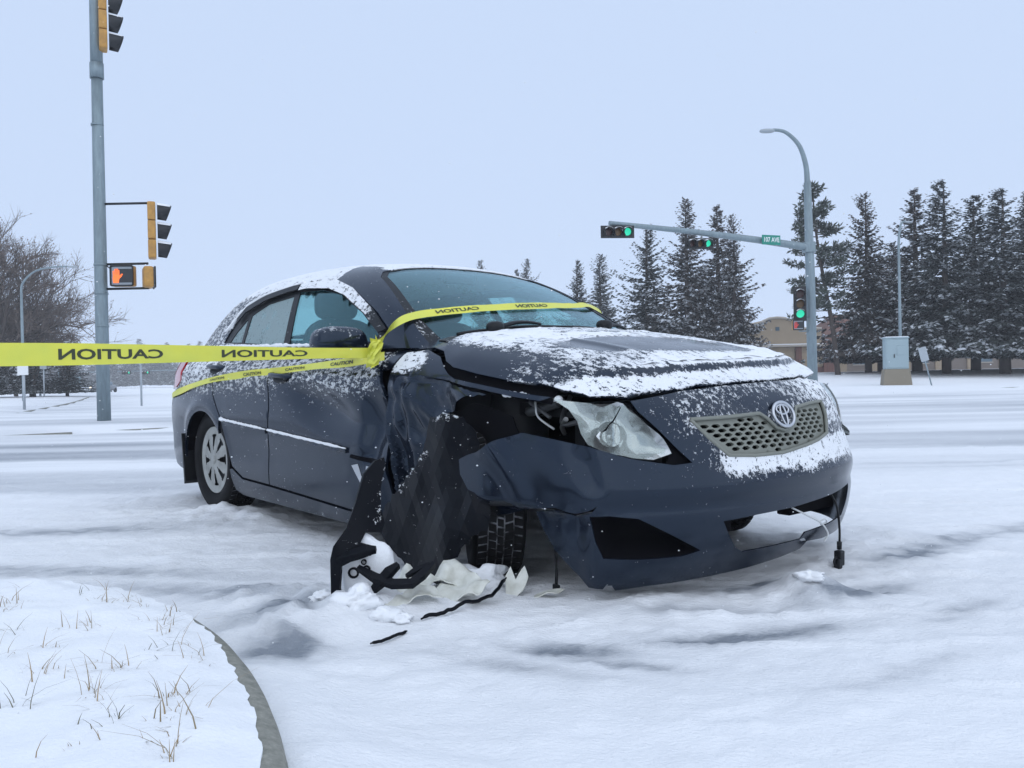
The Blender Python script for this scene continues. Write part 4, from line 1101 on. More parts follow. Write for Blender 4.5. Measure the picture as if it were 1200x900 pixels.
# ---- interior
V = []
def seat(x, y, w=.25, hh=1.0):
    s = empty("seat"); s.parent = car
    Vc, Fc = superell((x + .22, y, .52), (.27, w, .09), .55); link("seat_cushion", np_mesh("seat_cushion", Vc, Fc, True), M['seat'], s)
    Vb, Fb = superell((0, 0, 0), (.08, w, .33), .6)
    a = math.radians(18); R2 = np.array([[math.cos(a), 0, -math.sin(a)], [0, 1, 0], [math.sin(a), 0, math.cos(a)]])
    Vb = Vb @ R2.T + np.array([x - .10, y, .84]); link("seat_back", np_mesh("seat_back", Vb, Fb, True), M['seat'], s)
    Vh, Fh = superell((x - .22, y, 1.235), (.055, .13, .085), .6); link("headrest", np_mesh("headrest", Vh, Fh, True), M['seat'], s)
    return s
seat(.98, -.37); seat(.98, .40)
rs_ = empty("rear_seat"); rs_.parent = car
Vb, Fb = superell((-.08, 0, .70), (.12, .62, .30), .5); link("seat_back", np_mesh("rear_seat_back", Vb, Fb, True), M['seat'], rs_)
for yy in (-.36, .38):
    Vb, Fb = superell((-.17, yy, 1.05), (.05, .12, .06), .6); link("headrest", np_mesh("rear_headrest", Vb, Fb, True), M['seat'], rs_)
Vd, Fd = superell((1.93, 0, .86), (.28, .68, .13), .5); link("dashboard", np_mesh("dashboard", Vd, Fd, True), M['dash'], car)
mb = MB(); cst = Vector((1.50, .39, .93)); ax_ = Vector((.85, 0, .5)).normalized(); up_ = Vector((-.5, 0, .85)).normalized()
mb.tube([cst + Vector((0, 1, 0)) * .18 * math.cos(w) + up_ * .18 * math.sin(w) for w in np.linspace(0, 2 * math.pi, 29)], .014, 6, cap=False)
mb.tube([cst - Vector((0, .17, 0)), cst, cst + Vector((0, .17, 0))], [.015, .04, .015], 6); mb.tube([cst, cst + ax_ * .2], .03, 8)
mb.build("steering_wheel", M['dash'], car)
mb = MB(); mb.box((1.42, .02, 1.36), (.03, .22, .06), bev=.012); mb.tube([(1.42, .02, 1.37), (1.40, .02, 1.415)], .01, 6); mb.build("rear_view_mirror", M['dash'], car)

# ---- dark structure inside the body
mb = MB()
mb.box((.65, 0, .20), (2.6, 1.46, .06)); mb.box((-.60, 0, .45), (.55, 1.30, .45)); mb.box((2.12, 0, .58), (.05, 1.40, .70))
mb.box((.65, 0, .42), (2.4, 1.3, .02)); mb.box((2.62, .15, .60), (.62, .75, .30)); mb.box((2.62, .66, .62), (.75, .10, .40))
mb.box((-.42, 0, .80), (.03, 1.3, .40)); mb.box((3.16, .40, .66), (.10, .62, .16)); mb.box((3.25, 0.1, .66), (.06, 1.0, .09))
for s in (-1, 1): mb.box((1.0, s * .74, .60), (1.9, .02, .72))
mb.build("body_frame", M['dark'], car)
mb = MB()
mb.box((2.42, -.585, .66), (.50, .03, .34)); mb.box((2.86, -.62, .72), (.42, .05, .05)); mb.box((2.98, -.50, .60), (.05, .26, .30)); mb.box((3.08, -.42, .50), (.05, .20, .22))
mb.lathe([(.115, -.18), (.12, .05), (.09, .09), (.04, .10), (.0, .10)], 18, Matrix.Translation((2.58, -.565, .72)))
mb.tube([(2.58, -.60, .70), (2.60, -.66, .40)], [.035, .028], 10)
mb.build("strut_tower", M['dark2'], car)
crump_later = True
for c_, d_ in (((3.36, -.02, .365), (.05, .12, .045)), ((3.34, -.32, .325), (.03, .16, .08)), ((3.30, .36, .335), (.06, .34, .10))):
    mb = MB(); mb.box(c_, d_, bev=.008); mb.build("radiator_support_stub", M['dark'], car)
for nm, pts, r, mt in (
    ("engine_hose", [(2.66, -.58, .72), (2.74, -.66, .71), (2.82, -.70, .72), (2.92, -.68, .75)], .018, M['hose']),
    ("engine_hose", [(2.90, -.60, .77), (2.96, -.70, .70), (3.02, -.74, .68), (3.07, -.68, .70)], .009, M['hose']),
    ("engine_hose", [(2.72, -.62, .78), (2.79, -.70, .75), (2.86, -.74, .74), (2.94, -.74, .70)], .007, M['hose']),
    ("broken_bracket", [(2.93, -.66, .64), (2.98, -.72, .67), (3.04, -.76, .70)], .009, M['chrome']),
    ("loose_wire", [(2.82, -.70, .78), (2.88, -.755, .74), (2.90, -.76, .70), (2.96, -.74, .66)], .004, M['wire'])):
    mb = MB(); mb.tube(crspline(pts, 6), r, 7); mb.build(nm, mt, car)
mb = MB()   # crumb of snow on the hole's upper edge
for k in range(14):
    V, F = superell((2.80 + .017 * k, -.83 + .004 * k + .006 * rng.random(), .785 - .0012 * k), (.016, .014, .008 + .006 * rng.random()), 1., 8, 5); mb.add(V, F, True)
mb.build("snow_crumbs", M['snow'], car)

# ---- wheels
def make_wheel(cover=True):
    """axis along local y, outer face towards -y"""
    w = empty("wheel")
    RM = Matrix(((1, 0, 0), (0, 0, -1), (0, 1, 0)))  # lathe z -> -y
    mb = MB()
    prof = [(.200, .070), (.215, .088), (.235, .099), (.262, .103), (.288, .098), (.302, .088), (.3065, .076), (.3085, .03), (.3085, -.03), (.3065, -.076), (.302, -.088), (.288, -.098), (.262, -.103), (.235, -.099), (.20, -.075), (.195, 0.)]
    mb.lathe(prof, 64, RM, closed=True)
    nb = 54
    for row, (h0, h1, sk) in enumerate(((-.084, -.050, .5), (-.045, -.016, -.4), (-.010, .012, .3), (.017, .045, .4), (.050, .084, -.5))):
        for k in range(nb):
            a0 = 2 * math.pi * (k + (row % 2) * .5) / nb; da = 2 * math.pi / nb * .74
            V = []
            for (rr) in (.305, .3165):
                for (hh, q) in ((h0, 0), (h1, 1)):
                    for e in (0, 1):
                        a = a0 + e * da + (q - .5) * sk * .06; r = rr - (.006 if abs(hh) > .07 else 0)
                        V.append(RM @ Vector((r * math.cos(a), r * math.sin(a), hh)))
            mb.add(V, [(4, 5, 7, 6), (0, 1, 5, 4), (2, 6, 7, 3), (0, 4, 6, 2), (1, 3, 7, 5)])
    ty = mb.build("tyre", M['rubber'], w)
    ms = MB(); ms.lathe([(.3092, -.082), (.3098, -.04), (.3102, 0), (.3098, .04), (.3092, .082)], 64, RM); ms.build("packed_snow", M['groove'], ty)
    rm = MB(); rm.lathe([(.205, .085), (.200, .07), (.185, .05), (.180, -.07), (.2, -.08)], 40, RM); rm.lathe([(.19, .045), (.10, .05), (.06, .06), (.0, .06)], 40, RM); rm.build("rim", M['dark2'], w)
    if cover:
        hc = MB(); NS = 8; n = NS * 12
        def cov(r, a):
            h = .088 - .020 * (r / .2) ** 2 if r < .17 else .0735 + (r - .17) * .25
            return RM @ Vector((r * math.cos(a), r * math.sin(a), h))
        rads = [.0, .028, .045, .060, .085, .115, .145, .158, .172, .190, .203]
        idx = {}
        V = []; F = []
        for i, r in enumerate(rads):
            for k in range(n): idx[(i, k)] = len(V); V.append(cov(r, 2 * math.pi * k / n))
        for i in range(len(rads) - 1):
            for k in range(n):
                ph = (k + .5) / 12 % 1.
                rm_ = .5 * (rads[i] + rads[i + 1])
                wdt = .10 + .13 * (rm_ - .06) / .10
                if .060 < rm_ < .158 and abs(ph - .5) < wdt: continue
                F.append((idx[(i, k)], idx[(i, (k + 1) % n)], idx[(i + 1, (k + 1) % n)], idx[(i + 1, k)]))
        hc.add(V, F, True); hc.lathe([(.203, .0818), (.206, .075), (.203, .06)], 48, RM)
        hc.lathe([(.030, .0885), (.026, .093), (.0, .094)], 20, RM)
        hc.build("wheel_cover", M['hubcap'], w)
    return w
M['groove'] = mat("snow_packed_groove", (.10, .105, .115), .85)
t = NT(M['groove']); t.link(t.mix(t.ramp(t.noise(t.coord(), 16, 4, .7), [(.42, 0.), (.62, 1.)]), (.012, .012, .014), (.26, .27, .29)), t.b.inputs["Base Color"])
w0 = make_wheel(); w0.parent = car; w0.location = (0, -.712, .315); w0.rotation_euler = (0, .3, 0)
w1 = copy_tree(w0, car); w1.location = (2.50, -.645, .362); w1.rotation_euler = (0, .1, math.radians(-34))
w2 = copy_tree(w0, car); w2.location = (0, .715, .312); w2.rotation_euler = (0, 0, math.pi)
w3 = copy_tree(w0, car); w3.location = (2.60, .72, .368); w3.rotation_euler = (0, .4, math.pi - .5)
# wheel wells
for nm, cx, s in (("wheel_well", 0, -1), ("wheel_well", 0, 1), ("wheel_well", 2.6, 1)):
    mb = MB(); n = 24; V = []
    for k in range(n + 1):
        a = math.radians(-12 + 204 * k / n)
        for yy in (.855, .50): V.append((cx + .352 * math.cos(a), s * yy, .315 + .318 * math.sin(a)))
    V = [(v[0], v[1] if abs(v[1]) < .6 else s * (abs(v[1]) - .012), v[2]) for v in V]
    F = [(2 * k, 2 * k + 1, 2 * k + 3, 2 * k + 2) for k in range(n)] + [[2 * k + 1 for k in range(n + 1)]]
    mb.add(V, F); mb.build(nm, M['dark'], car)
# mud flap behind the right rear wheel
mb = MB(); mb.prism([(-.02, 0), (.02, 0), (.03, -.30), (-.05, -.32)], lambda u, v, w_: (-.375 + u * .3 + .05 * (v / -.3), -.86 + w_ + u * 0, .46 + v), .17)
mb.build("mud_flap", M['trim'], car)

# ---- torn fender liner hanging over the wheel
def crump(name, outline, fn, mt, parent, h, th, snow=None):
    q, T = cdt(outline, (), h); V = np.array([fn(u, v) for u, v in q])
    N = vert_normals(V, T)
    return sheet(name, V, T, N, mt, parent, th, None if snow is None else np.array([snow(*p) for p in q]))
lin = [(2.475, .697), (2.547, .712), (2.638, .705), (2.735, .665), (2.775, .59), (2.76, .51), (2.815, .42), (2.835, .37), (2.815, .31), (2.714, .255), (2.60, .158), (2.528, .064), (2.432, .048), (2.335, .075), (2.235, .107), (2.133, .168), (2.068, .216), (2.149, .305), (2.235, .385), (2.327, .46), (2.416, .551)]
def lin_fn(u, v):
    wx, wz = warp(np.array(u * 1.6), np.array(v * 1.6), 2)
    r = float(.06 * facet(wx * 2.6, wz * 2.6, 44) + .020 * facet(wx * 7, wz * 7, 45)) - .02
    b = np.array([u, -.93, v]); d = np.array([5.1515, -2.8353, .8932]) - b; d /= np.linalg.norm(d)
    s = .05 * float(sstep(.55, .25, v)) + .05 * math.exp(-((u - 2.55) / .10) ** 2) + r - .06 * float(sstep(2.70, 2.84, u))
    return tuple(b + d * s)
linr = crump("fender_liner", jag(lin, .010, 5), lin_fn, M['liner'], car, .045, .004,
             lambda u, v: .05 + .42 * math.exp(-((v - (.30 + (u - 2.13) * .82)) / .03) ** 2) * (.38 < v < .56) + .7 * math.exp(-((v - .705) / .012) ** 2) * (2.5 < u < 2.64))
crump("shade_sheet", [(2.42, .50), (2.80, .50), (2.86, .60), (2.80, .70), (2.60, .745), (2.44, .70)], lambda u, v: (u, -.80 + .02 * math.sin(u * 20) * math.sin(v * 14), v), M['dark'], car, .04, .004)  # black sheet added to keep the torn opening dark and hide the tyre top
linr.data.polygons.foreach_set('use_smooth', np.zeros(len(linr.data.polygons), bool)); linr["label"] = "crumpled black wheel-arch liner torn loose"
# second liner strip and rim of the arch behind the flap
mb = MB(); mb.tube(crspline([(2.80, -.90, .395), (2.90, -.875, .405), (3.02, -.80, .398), (3.09, -.775, .385), (3.15, -.75, .400), (3.2, -.735, .398)], 6), .011, 7); mb.build("torn_seal", M['trim'], car)
mb = MB(); mb.tube(crspline([(3.0, -.80, .36), (2.985, -.765, .25), (2.978, -.75, .17), (2.977, -.75, .11)], 6), [.004] * 13 + [.006] * 6, 6)
mb.box((2.977, -.75, .10), (.028, .014, .022), bev=.004); mb.build("hanging_clip", M['trim'], car)
# wiring plug hanging from the broken front opening, and a white zip wire
mb = MB(); mb.tube(crspline([(3.40, .33, .40), (3.44, .345, .33), (3.452, .35, .24), (3.452, .35, .155)], 6), .0045, 6)
mb.tube([(3.452, .35, .18), (3.452, .35, .15)], .010, 8); mb.box((3.452, .35, .115), (.03, .035, .06), bev=.006); mb.box((3.455, .335, .095), (.025, .03, .04), bev=.006)
mb.tube([(3.452, .325 + .016 * math.cos(w), .105 + .016 * math.sin(w)) for w in np.linspace(0, 6.283, 13)], .005, 6, cap=False)
mb.build("hanging_wiring_plug", M['trim'], car)
mb = MB(); mb.tube(crspline([(3.44, .02, .352), (3.46, .10, .315), (3.475, .17, .28), (3.48, .21, .235), (3.47, .20, .205)], 7), .0035, 6)
mb.tube(crspline([(3.47, .16, .285), (3.485, .18, .295), (3.48, .20, .28), (3.465, .18, .272)], 5), .003, 5); mb.build("hanging_wire", M['wire'], car)
# ================================================================ signals, poles, signs
def hood_visor(mb, c, r, L, ax, up, cut=.62, n=14):
    """open-bottomed tube visor along ax"""
    c = Vector(c); ax = Vector(ax).normalized(); up = Vector(up).normalized(); rt = ax.cross(up); V = []; F = []
    for k in range(n + 1):
        a = math.pi / 2 + (k / n - .5) * 2 * math.pi * cut * 1.25
        d = rt * math.cos(a) + up * math.sin(a); LL = L * (.55 + .45 * (math.sin(a) * .5 + .5))
        V += [c + d * r, c + d * r * 1.02 + ax * LL, c + d * (r + .008), c + d * (r + .008) * 1.0 + ax * LL]
    for k in range(n):
        a, b = 4 * k, 4 * (k + 1); F += [(a, b, b + 1, a + 1), (a + 2, a + 3, b + 3, b + 2), (a + 1, b + 1, b + 3, a + 3)]
    mb.add(V, F, True)
def signal(loc, rz, label, body, lit=None, horiz=False, plate=False, s=.355):
    """three-lamp head; front faces local -y, red on top (or at local -x when horizontal)"""
    e = empty("traffic_signal", loc, rz); tag(e, label, "traffic light", "traffic signal heads")
    up = Vector((0, 0, 1)) if not horiz else Vector((-1, 0, 0)); rt = Vector((1, 0, 0)) if not horiz else Vector((0, 0, 1))
    hb = MB()
    for k in (-1, 0, 1):
        c = up * (s * k); d = (s * .92, .15, s * .97) if not horiz else (s * .97, .15, s * .92)
        hb.box(c, d, bev=.03)
    hb.box((0, 0, 0), (.16, .11, 3 * s * .98) if not horiz else (3 * s * .98, .11, .16))
    hb.build("housing", body, e)
    if plate:
        p = MB(); dd = (s * 1.25, .015, 3 * s + .16) if not horiz else (3 * s + .16, .015, s * 1.3); p.box((0, -.07, 0), dd, bev=.006); p.build("backplate", M['signal_black'], e)
    for k, nm in ((1, 'lamp_off'), (0, 'lamp_amber'), (-1, 'lamp_green_off')):
        c = up * (s * k) + Vector((0, -.105, 0)); on_ = (lit == k)
        lb = MB(); n = 20; rr = s * .40
        V = [c + Vector((0, -.012, 0))] + [c + (Vector((1, 0, 0)) * math.cos(w) + Vector((0, 0, 1)) * math.sin(w)) * rr for w in np.linspace(0, 2 * math.pi, n, endpoint=False)]
        lb.add(V, [(0, 1 + i, 1 + (i + 1) % n) for i in range(n)], True); lb.build("lens", M['green_lit'] if on_ else M[nm], e)
        vb = MB(); hood_visor(vb, c, s * .43, .27, (0, -1, -.12), (0, 0, 1)); v = vb.build("visor", M['signal_black'], e)
        sb = MB(); hood_visor(sb, c + Vector((0, -.004, .010)), s * .44, .255, (0, -1, -.12), (0, 0, 1), cut=.22); sb.build("visor_snow", M['snow'], v)
    return e
HAND = [(.30, .02), (.68, .02), (.72, .30), (.86, .42), (.97, .58), (.93, .64), (.84, .58), (.74, .50), (.735, .86), (.70, .90), (.655, .88), (.64, .56), (.62, .56), (.625, .95), (.585, .99), (.535, .96), (.525, .57), (.505, .57), (.49, .94), (.45, .97), (.405, .93), (.405, .55), (.385, .55), (.355, .82), (.315, .84), (.28, .80), (.29, .50), (.27, .30)]
def ped_signal(loc, rz, label, lit, sz=.46):
    e = empty("pedestrian_signal", loc, rz); tag(e, label, "pedestrian signal", "pedestrian signal boxes")
    b = MB(); b.box((0, 0, 0), (sz, .18, sz * .92), bev=.04); b.build("housing", M['signal_yellow'], e)
    r = MB(); L = [(-.5, -.30), (-.5, -.42), (-.46, -.46), (-.3, -.46), (.3, -.46), (.46, -.46), (.5, -.42), (.5, -.3), (.5, .30), (.5, .42), (.46, .46), (.3, .46), (-.3, .46), (-.46, .46), (-.5, .42), (-.5, .3)]
    P = [Vector((x * sz * .95, -.115, z * sz * .95)) for x, z in chaikin(L, 1)]; r.tube(P + [P[0]], .018, 6); r.build("rim", M['signal_black'], e)
    f = MB(); f.box((0, -.097, 0), (sz * .90, .012, sz * .82), bev=.004); f.build("face", M['ped_rim'], e)
    f = MB(); f.box((.05, -.106, .0), (sz * .74, .008, sz * .60), bev=.003); f.build("screen", M['ped_face'], e)
    if lit is not None:
        h = MB(); q, T = cdt([(x - .5, z - .5) for x, z in HAND], (), .2)
        w_, h_ = sz * .62, sz * .66
        h.add([(-.10 * sz / .46 * 1.0 - .01 + x * w_, -.114, z * h_) for x, z in q], [tuple(t_) for t_ in T]); h.build("hand_symbol", lit, e)
    return e
def arm(e, name, pts, r, m=None, n=8):
    mb = MB(); mb.tube(pts, r, n); return mb.build(name, m or M['pole'], e)

# ---- left corner pole
PX_, PY_ = -8.14, 17.0
lp = empty("signal_pole", (PX_, PY_, .08)); tag(lp, "tall blue-grey steel pole carrying amber signals beside the snowy street", "pole")
arm(lp, "shaft", [(0, 0, -.15), (0, 0, 2.), (.01, 0, 4.5), (.02, 0, 6.85)], [.130, .124, .115, .105], n=20)
arm(lp, "upper_shaft", [(.02, 0, 6.9), (.03, 0, 9.2)], [.118, .112], n=20)
arm(lp, "collar", [(.02, 0, 6.82), (.02, 0, 7.12)], .132, n=20)
for z in (2.55, 3.12, 1.9, 5.9): arm(lp, "band_clamp", [(.005, 0, z - .02), (.005, 0, z + .02)], .132 if z < 3.5 else .120, n=20)
mb = MB(); mb.box((0, 0, -.02), (.46, .46, .05), bev=.01); mb.build("base_plate", M['pole'], lp)
for (x0, x1, z) in ((.10, 1.0, 4.33), (.10, .95, 3.13), (.10, .95, 2.64)):
    arm(lp, "bracket_arm", [(x0, 0, z), (x1, 0, z)], .024, M['signal_black'])
mb = MB(); mb.box((.12, -.15, 1.35), (.05, .03, .08)); mb.build("hand_hole_cover", M['pole'], lp)
arm(lp, "cable", crspline([(.14, -.05, 3.1), (.28, -.06, 2.98), (.33, -.03, 2.85)], 6), .012, M['signal_black'], 6)
signal((-7.10, 17.0, 3.86), math.radians(112), "amber three-lamp signal above the lit orange hand, seen from its side", M['signal_yellow'], s=.375)
signal((-7.93, 16.90, 7.98), math.radians(116), "amber three-lamp signal high up on the tall blue-grey pole", M['signal_yellow'], s=.375)
ped_signal((-7.68, 17.0, 2.965), math.radians(4), "pedestrian signal box showing a lit orange hand", M['hand_lit'], .45)
ped_signal((-7.20, 17.0, 2.93), math.radians(118), "pedestrian signal box turned edge-on next to the lit orange hand", None, .45)

# ---- right pole with mast arm and street lamp
rp = empty("mast_arm_pole", (10.22, 29.0, .1)); tag(rp, "grey mast-arm pole with curved street lamp and two signals over the road", "pole")
arm(rp, "shaft", [(0, 0, -.2), (-.02, 0, 4.0), (-.06, 0, 7.1)], [.17, .155, .12], n=18)
arm(rp, "lamp_arm", crspline([(-.06, 0, 7.05), (-.11, -.02, 7.7), (-.34, -.06, 8.35), (-.80, -.12, 8.78), (-1.25, -.18, 8.86)], 8), [.10 - .0016 * k for k in range(33)], n=10)
V, F = superell((-1.45, -.2, 8.82), (.26, .12, .07), .8, 18, 10); link("lamp_head", np_mesh("lamp_head", V, F, True), M['sign_back'], rp)
mt_ = [(-.04, 0, 4.9), (-2.0, -.72, 5.08), (-4.5, -1.65, 5.26), (-7.1, -2.5, 5.42)]
arm(rp, "mast_arm", crspline(mt_, 6), [.135 - .0036 * k for k in range(19)], n=14)
mb = MB(); mb.box((-.05, 0, 4.9), (.36, .36, .36), bev=.03); mb.build("arm_flange", M['pole'], rp)
mb = MB(); mb.box((0, 0, -.08), (.6, .6, .06), bev=.01); mb.build("base_plate", M['pole'], rp)
signal((3.36, 26.55, 5.24), math.radians(6), "black horizontal signal with green lamp lit at the tip of the mast arm", M['signal_black'], -1, True, True, .30)
signal((6.10, 27.55, 4.98), math.radians(8), "black horizontal signal with green lamp lit halfway along the mast arm", M['signal_black'], -1, True, True, .27)
signal((9.74, 28.75, 3.07), math.radians(-12), "black upright signal with green lamp lit, fixed to the mast-arm pole", M['signal_black'], -1, False, True, .335)
ped_signal((9.66, 28.75, 2.36), math.radians(-6), "small pedestrian signal with dim red hand on the mast-arm pole", M['red_dim'], .36)
for z in (3.45, 2.62, 2.16): arm(rp, "bracket_arm", [(-.5, -.22, z - .1), (0, 0, z - .1)], .025)

def text_mesh(txt, size=1., bold=.0):
    cu = bpy.data.curves.new("lettering", 'FONT'); cu.body = txt; cu.size = size; cu.offset = bold; cu.resolution_u = 3
    cu.align_x = 'CENTER'; cu.align_y = 'CENTER'
    o = bpy.data.objects.new("lettering_tmp", cu); C.objects.link(o); bpy.context.view_layer.update()
    dg = bpy.context.evaluated_depsgraph_get(); me = o.evaluated_get(dg).to_mesh()
    V = np.array([tuple(v.co) for v in me.vertices]); F = [tuple(p.vertices) for p in me.polygons]
    o.evaluated_get(dg).to_mesh_clear(); bpy.data.objects.remove(o); bpy.data.curves.remove(cu)
    return V, F
sg = empty("street_name_sign", (8.66, 28.22, 5.16), math.radians(20)); tag(sg, "teal green street name sign hanging on the mast arm", "sign")
mb = MB(); mb.box((0, 0, 0), (.72, .02, .32), bev=.006); mb.build("board", M['sign_green'], sg)
V, F = text_mesh("107 AVE", .22, .004); V[:, 0] *= .60 / max(V[:, 0].max() - V[:, 0].min(), 1e-6)
link("lettering", np_mesh("lettering", np.c_[V[:, 0], np.full(len(V), -.013), V[:, 1]], F), M['white_paint'], sg)

# ---- second lamp post, cabinet, leaning sign
def lamp_post(loc, h, reach, rz, label, r=.085):
    e = empty("street_lamp", loc, rz); tag(e, label, "street lamp", "street lamps")
    arm(e, "post", [(0, 0, -.3), (0, 0, h * .8)], [r, r * .75], n=10)
    arm(e, "lamp_arm", crspline([(0, 0, h * .79), (.03 * reach, 0, h * .88), (.28 * reach, 0, h * .965), (.62 * reach, 0, h * .995), (reach, 0, h)], 6), [r * .75 - r * .012 * k for k in range(25)], n=8)
    V, F = superell((reach + .22, 0, h - .02), (.27, .11, .055), .8, 12, 8); link("lamp_head", np_mesh("lamp_head", V, F, True), M['sign_back'], e)
    return e
lamp_post((19.15, 42., .25), 7.85, .45, .4, "curved street lamp standing behind the pale cabinet")
lamp_post((-25.75, 45., .1), 7.05, 2.5, 0., "curved street lamp in front of the bare tree")
lamp_post((-38.7, 70., .0), 7.35, 2.2, 0., "street lamp further down the street beyond the bare tree")
lamp_post((-61.8, 120., .0), 6.6, 2.4, 0., "small distant street lamp near the far crossing", .10)
lamp_post((-50.4, 92., .0), 7.0, 2.0, 0., "slim street lamp between the bare tree and the far crossing", .09)
cb = empty("control_cabinet", (17.10, 38., .10), math.radians(-14)); tag(cb, "pale blue-grey traffic control cabinet on a stained concrete plinth", "cabinet")
mb = MB(); V = [(sx * (.62 - .10 * tz), sy * (.46 - .08 * tz), -.25 + tz * .97) for tz in (0, 1) for sx, sy in ((-1, -1), (1, -1), (1, 1), (-1, 1))]
mb.add(V, [(0, 1, 5, 4), (1, 2, 6, 5), (2, 3, 7, 6), (3, 0, 4, 7), (4, 5, 6, 7)]); mb.build("plinth", M['plinth'], cb)
mb = MB(); mb.box((0, 0, 1.40), (.96, .72, 1.36), bev=.03); mb.build("cabinet_body", M['cabinet'], cb)
mb = MB(); mb.box((0, -.366, 1.40), (.84, .02, 1.22), bev=.008); dr = mb.build("cabinet_door", M['cabinet'], cb)
mb = MB(); mb.box((.18, -.385, 1.55), (.36, .02, .42), bev=.008); mb.build("police_panel", M['cabinet'], dr)
mb = MB(); mb.box((-.12, -.39, 1.30), (.035, .04, .16), bev=.008); mb.build("handle", M['signal_black'], dr)
mb = MB(); mb.box((0, 0, 2.10), (1.02, .78, .05), bev=.012); mb.build("cabinet_lid", M['cabinet'], cb)
mb = MB(); mb.box((.0, 0, 2.14), (.96, .72, .04), bev=.015); mb.build("lid_snow", M['snow'], cb)
ts = empty("leaning_sign", (17.71, 36., .06)); tag(ts, "small grey-backed sign leaning sideways on its bent post", "sign"); ts.rotation_euler = (0, math.radians(-14), 0)
arm(ts, "post", [(0, 0, -.2), (0, 0, 1.35)], .03); mb = MB(); mb.box((0, -.02, 1.40), (.34, .02, .60), bev=.006); mb.build("board", M['sign_back'], ts)
ds = empty("diamond_sign", (-14.34, 33., 0.)); tag(ds, "diamond warning sign seen from its bare metal back on a slim post", "sign")
arm(ds, "post", [(0, 0, -.2), (0, .02, 2.45)], .04, M['sign_back'])
mb = MB(); mb.prism([(0, -.46), (.46, 0), (0, .46), (-.46, 0)], lambda u, v, w_: (u, -.05 + w_, 2.02 + v), .012); mb.build("board", M['sign_back'], ds)
V, F = text_mesh("I", .1)
def plain_sign(loc, h, w, hh, label, m='white_paint', r=.045):
    e = empty("sign_post", loc); tag(e, label, "sign"); arm(e, "post", [(0, 0, -.2), (0, 0, h)], r, M['sign_back'])
    mb = MB(); mb.box((0, -.04, h - hh / 2 + .05), (w, .02, hh), bev=.005); mb.build("board", M[m], e)
plain_sign((-16.3, 28.5, .05), 1.42, .36, .30, "small white sign on a short post near the side street")
plain_sign((-34.0, 62., 0.), 2.6, .5, .5, "grey sign on a post under the bare tree's edge", 'sign_back', .05)
# far crossing on the left
fm = empty("mast_arm_pole", (-69., 130., 0)); tag(fm, "tiny distant mast-arm pole across the far street", "pole")
arm(fm, "shaft", [(0, 0, -.2), (0, 0, 5.6)], .12); arm(fm, "mast_arm", [(0, 0, 3.1), (7.5, 0, 3.0)], .07)
fm2 = empty("mast_arm_pole", (-47., 131., 0)); tag(fm2, "faint distant mast-arm pole with two green lamps", "pole")
arm(fm2, "shaft", [(0, 0, -.2), (0, 0, 5.4)], .12); arm(fm2, "mast_arm", [(0, 0, 3.1), (-13.5, 0, 3.05)], .07)
signal((-64.9, 129.8, 2.8), 0, "tiny far signal head turned away on the distant mast arm", M['signal_black'], None, True, True, .40)
signal((-58.96, 130.7, 2.85), 0, "tiny far green signal at the middle of the faint mast arm", M['signal_black'], -1, True, True, .42)
signal((-56.1, 130.7, 2.82), 0, "tiny far green signal towards the post of the faint mast arm", M['signal_black'], -1, True, True, .42)
c2 = empty("utility_cabinet", (-60.5, 118., 0)); tag(c2, "distant blue-green utility cabinet by the far street", "cabinet")
mb = MB(); mb.box((0, 0, 1.1), (1.5, .8, 2.3), bev=.05); mb.build("cabinet_body", M['cabinet'], c2); mb = MB(); mb.box((0, 0, 2.29), (1.6, .9, .08), bev=.02); mb.build("cabinet_lid", M['cabinet'], c2)
bb = empty("traffic_barrel", (-54.9, 100., 0)); tag(bb, "orange traffic barrel at the edge of the side street", "barrel")
mb = MB(); mb.lathe([(.33, 0), (.33, .05), (.28, .06), (.25, .5), (.22, .95), (.18, 1.0), (0, 1.0)], 16); mb.build("drum", M['barrel'], bb)
mb = MB(); mb.lathe([(.263, .35), (.258, .50)], 16); mb.build("stripe", M['white_paint'], bb)
# far oncoming car half hidden by the left pole
fc = empty("approaching_car", (-52.6, 110., .0), math.radians(-4)); tag(fc, "far-off oncoming car with lit headlights behind the tall pole", "car")
mb = MB(); mb.add(*superell((0, 0, .62), (.88, 2.1, .36), .45, 24, 10), True); mb.build("body", M['farcar'], fc)
mb = MB(); mb.add(*superell((0, .2, 1.08), (.72, 1.1, .38), .6, 24, 10), True); mb.build("cabin", M['winpane'], fc)
for s in (-1, 1):
    mb = MB(); mb.lathe([(.12, 0), (.10, -.03), (0, -.04)], 12, Matrix.Translation((s * .62, -2.02, .66)) @ Matrix.Rotation(-math.pi / 2, 4, 'X')); mb.build("headlight", M['headlamp_on'], fc)
    for yy in (-1.3, 1.3):
        mb = MB(); mb.lathe([(.0, -.1), (.28, -.1), (.31, -.05), (.31, .05), (.28, .1), (0, .1)], 16, Matrix.Translation((s * .78, yy, .31)) @ Matrix.Rotation(math.pi / 2, 4, 'Y')); mb.build("wheel", M['rubber'], fc)

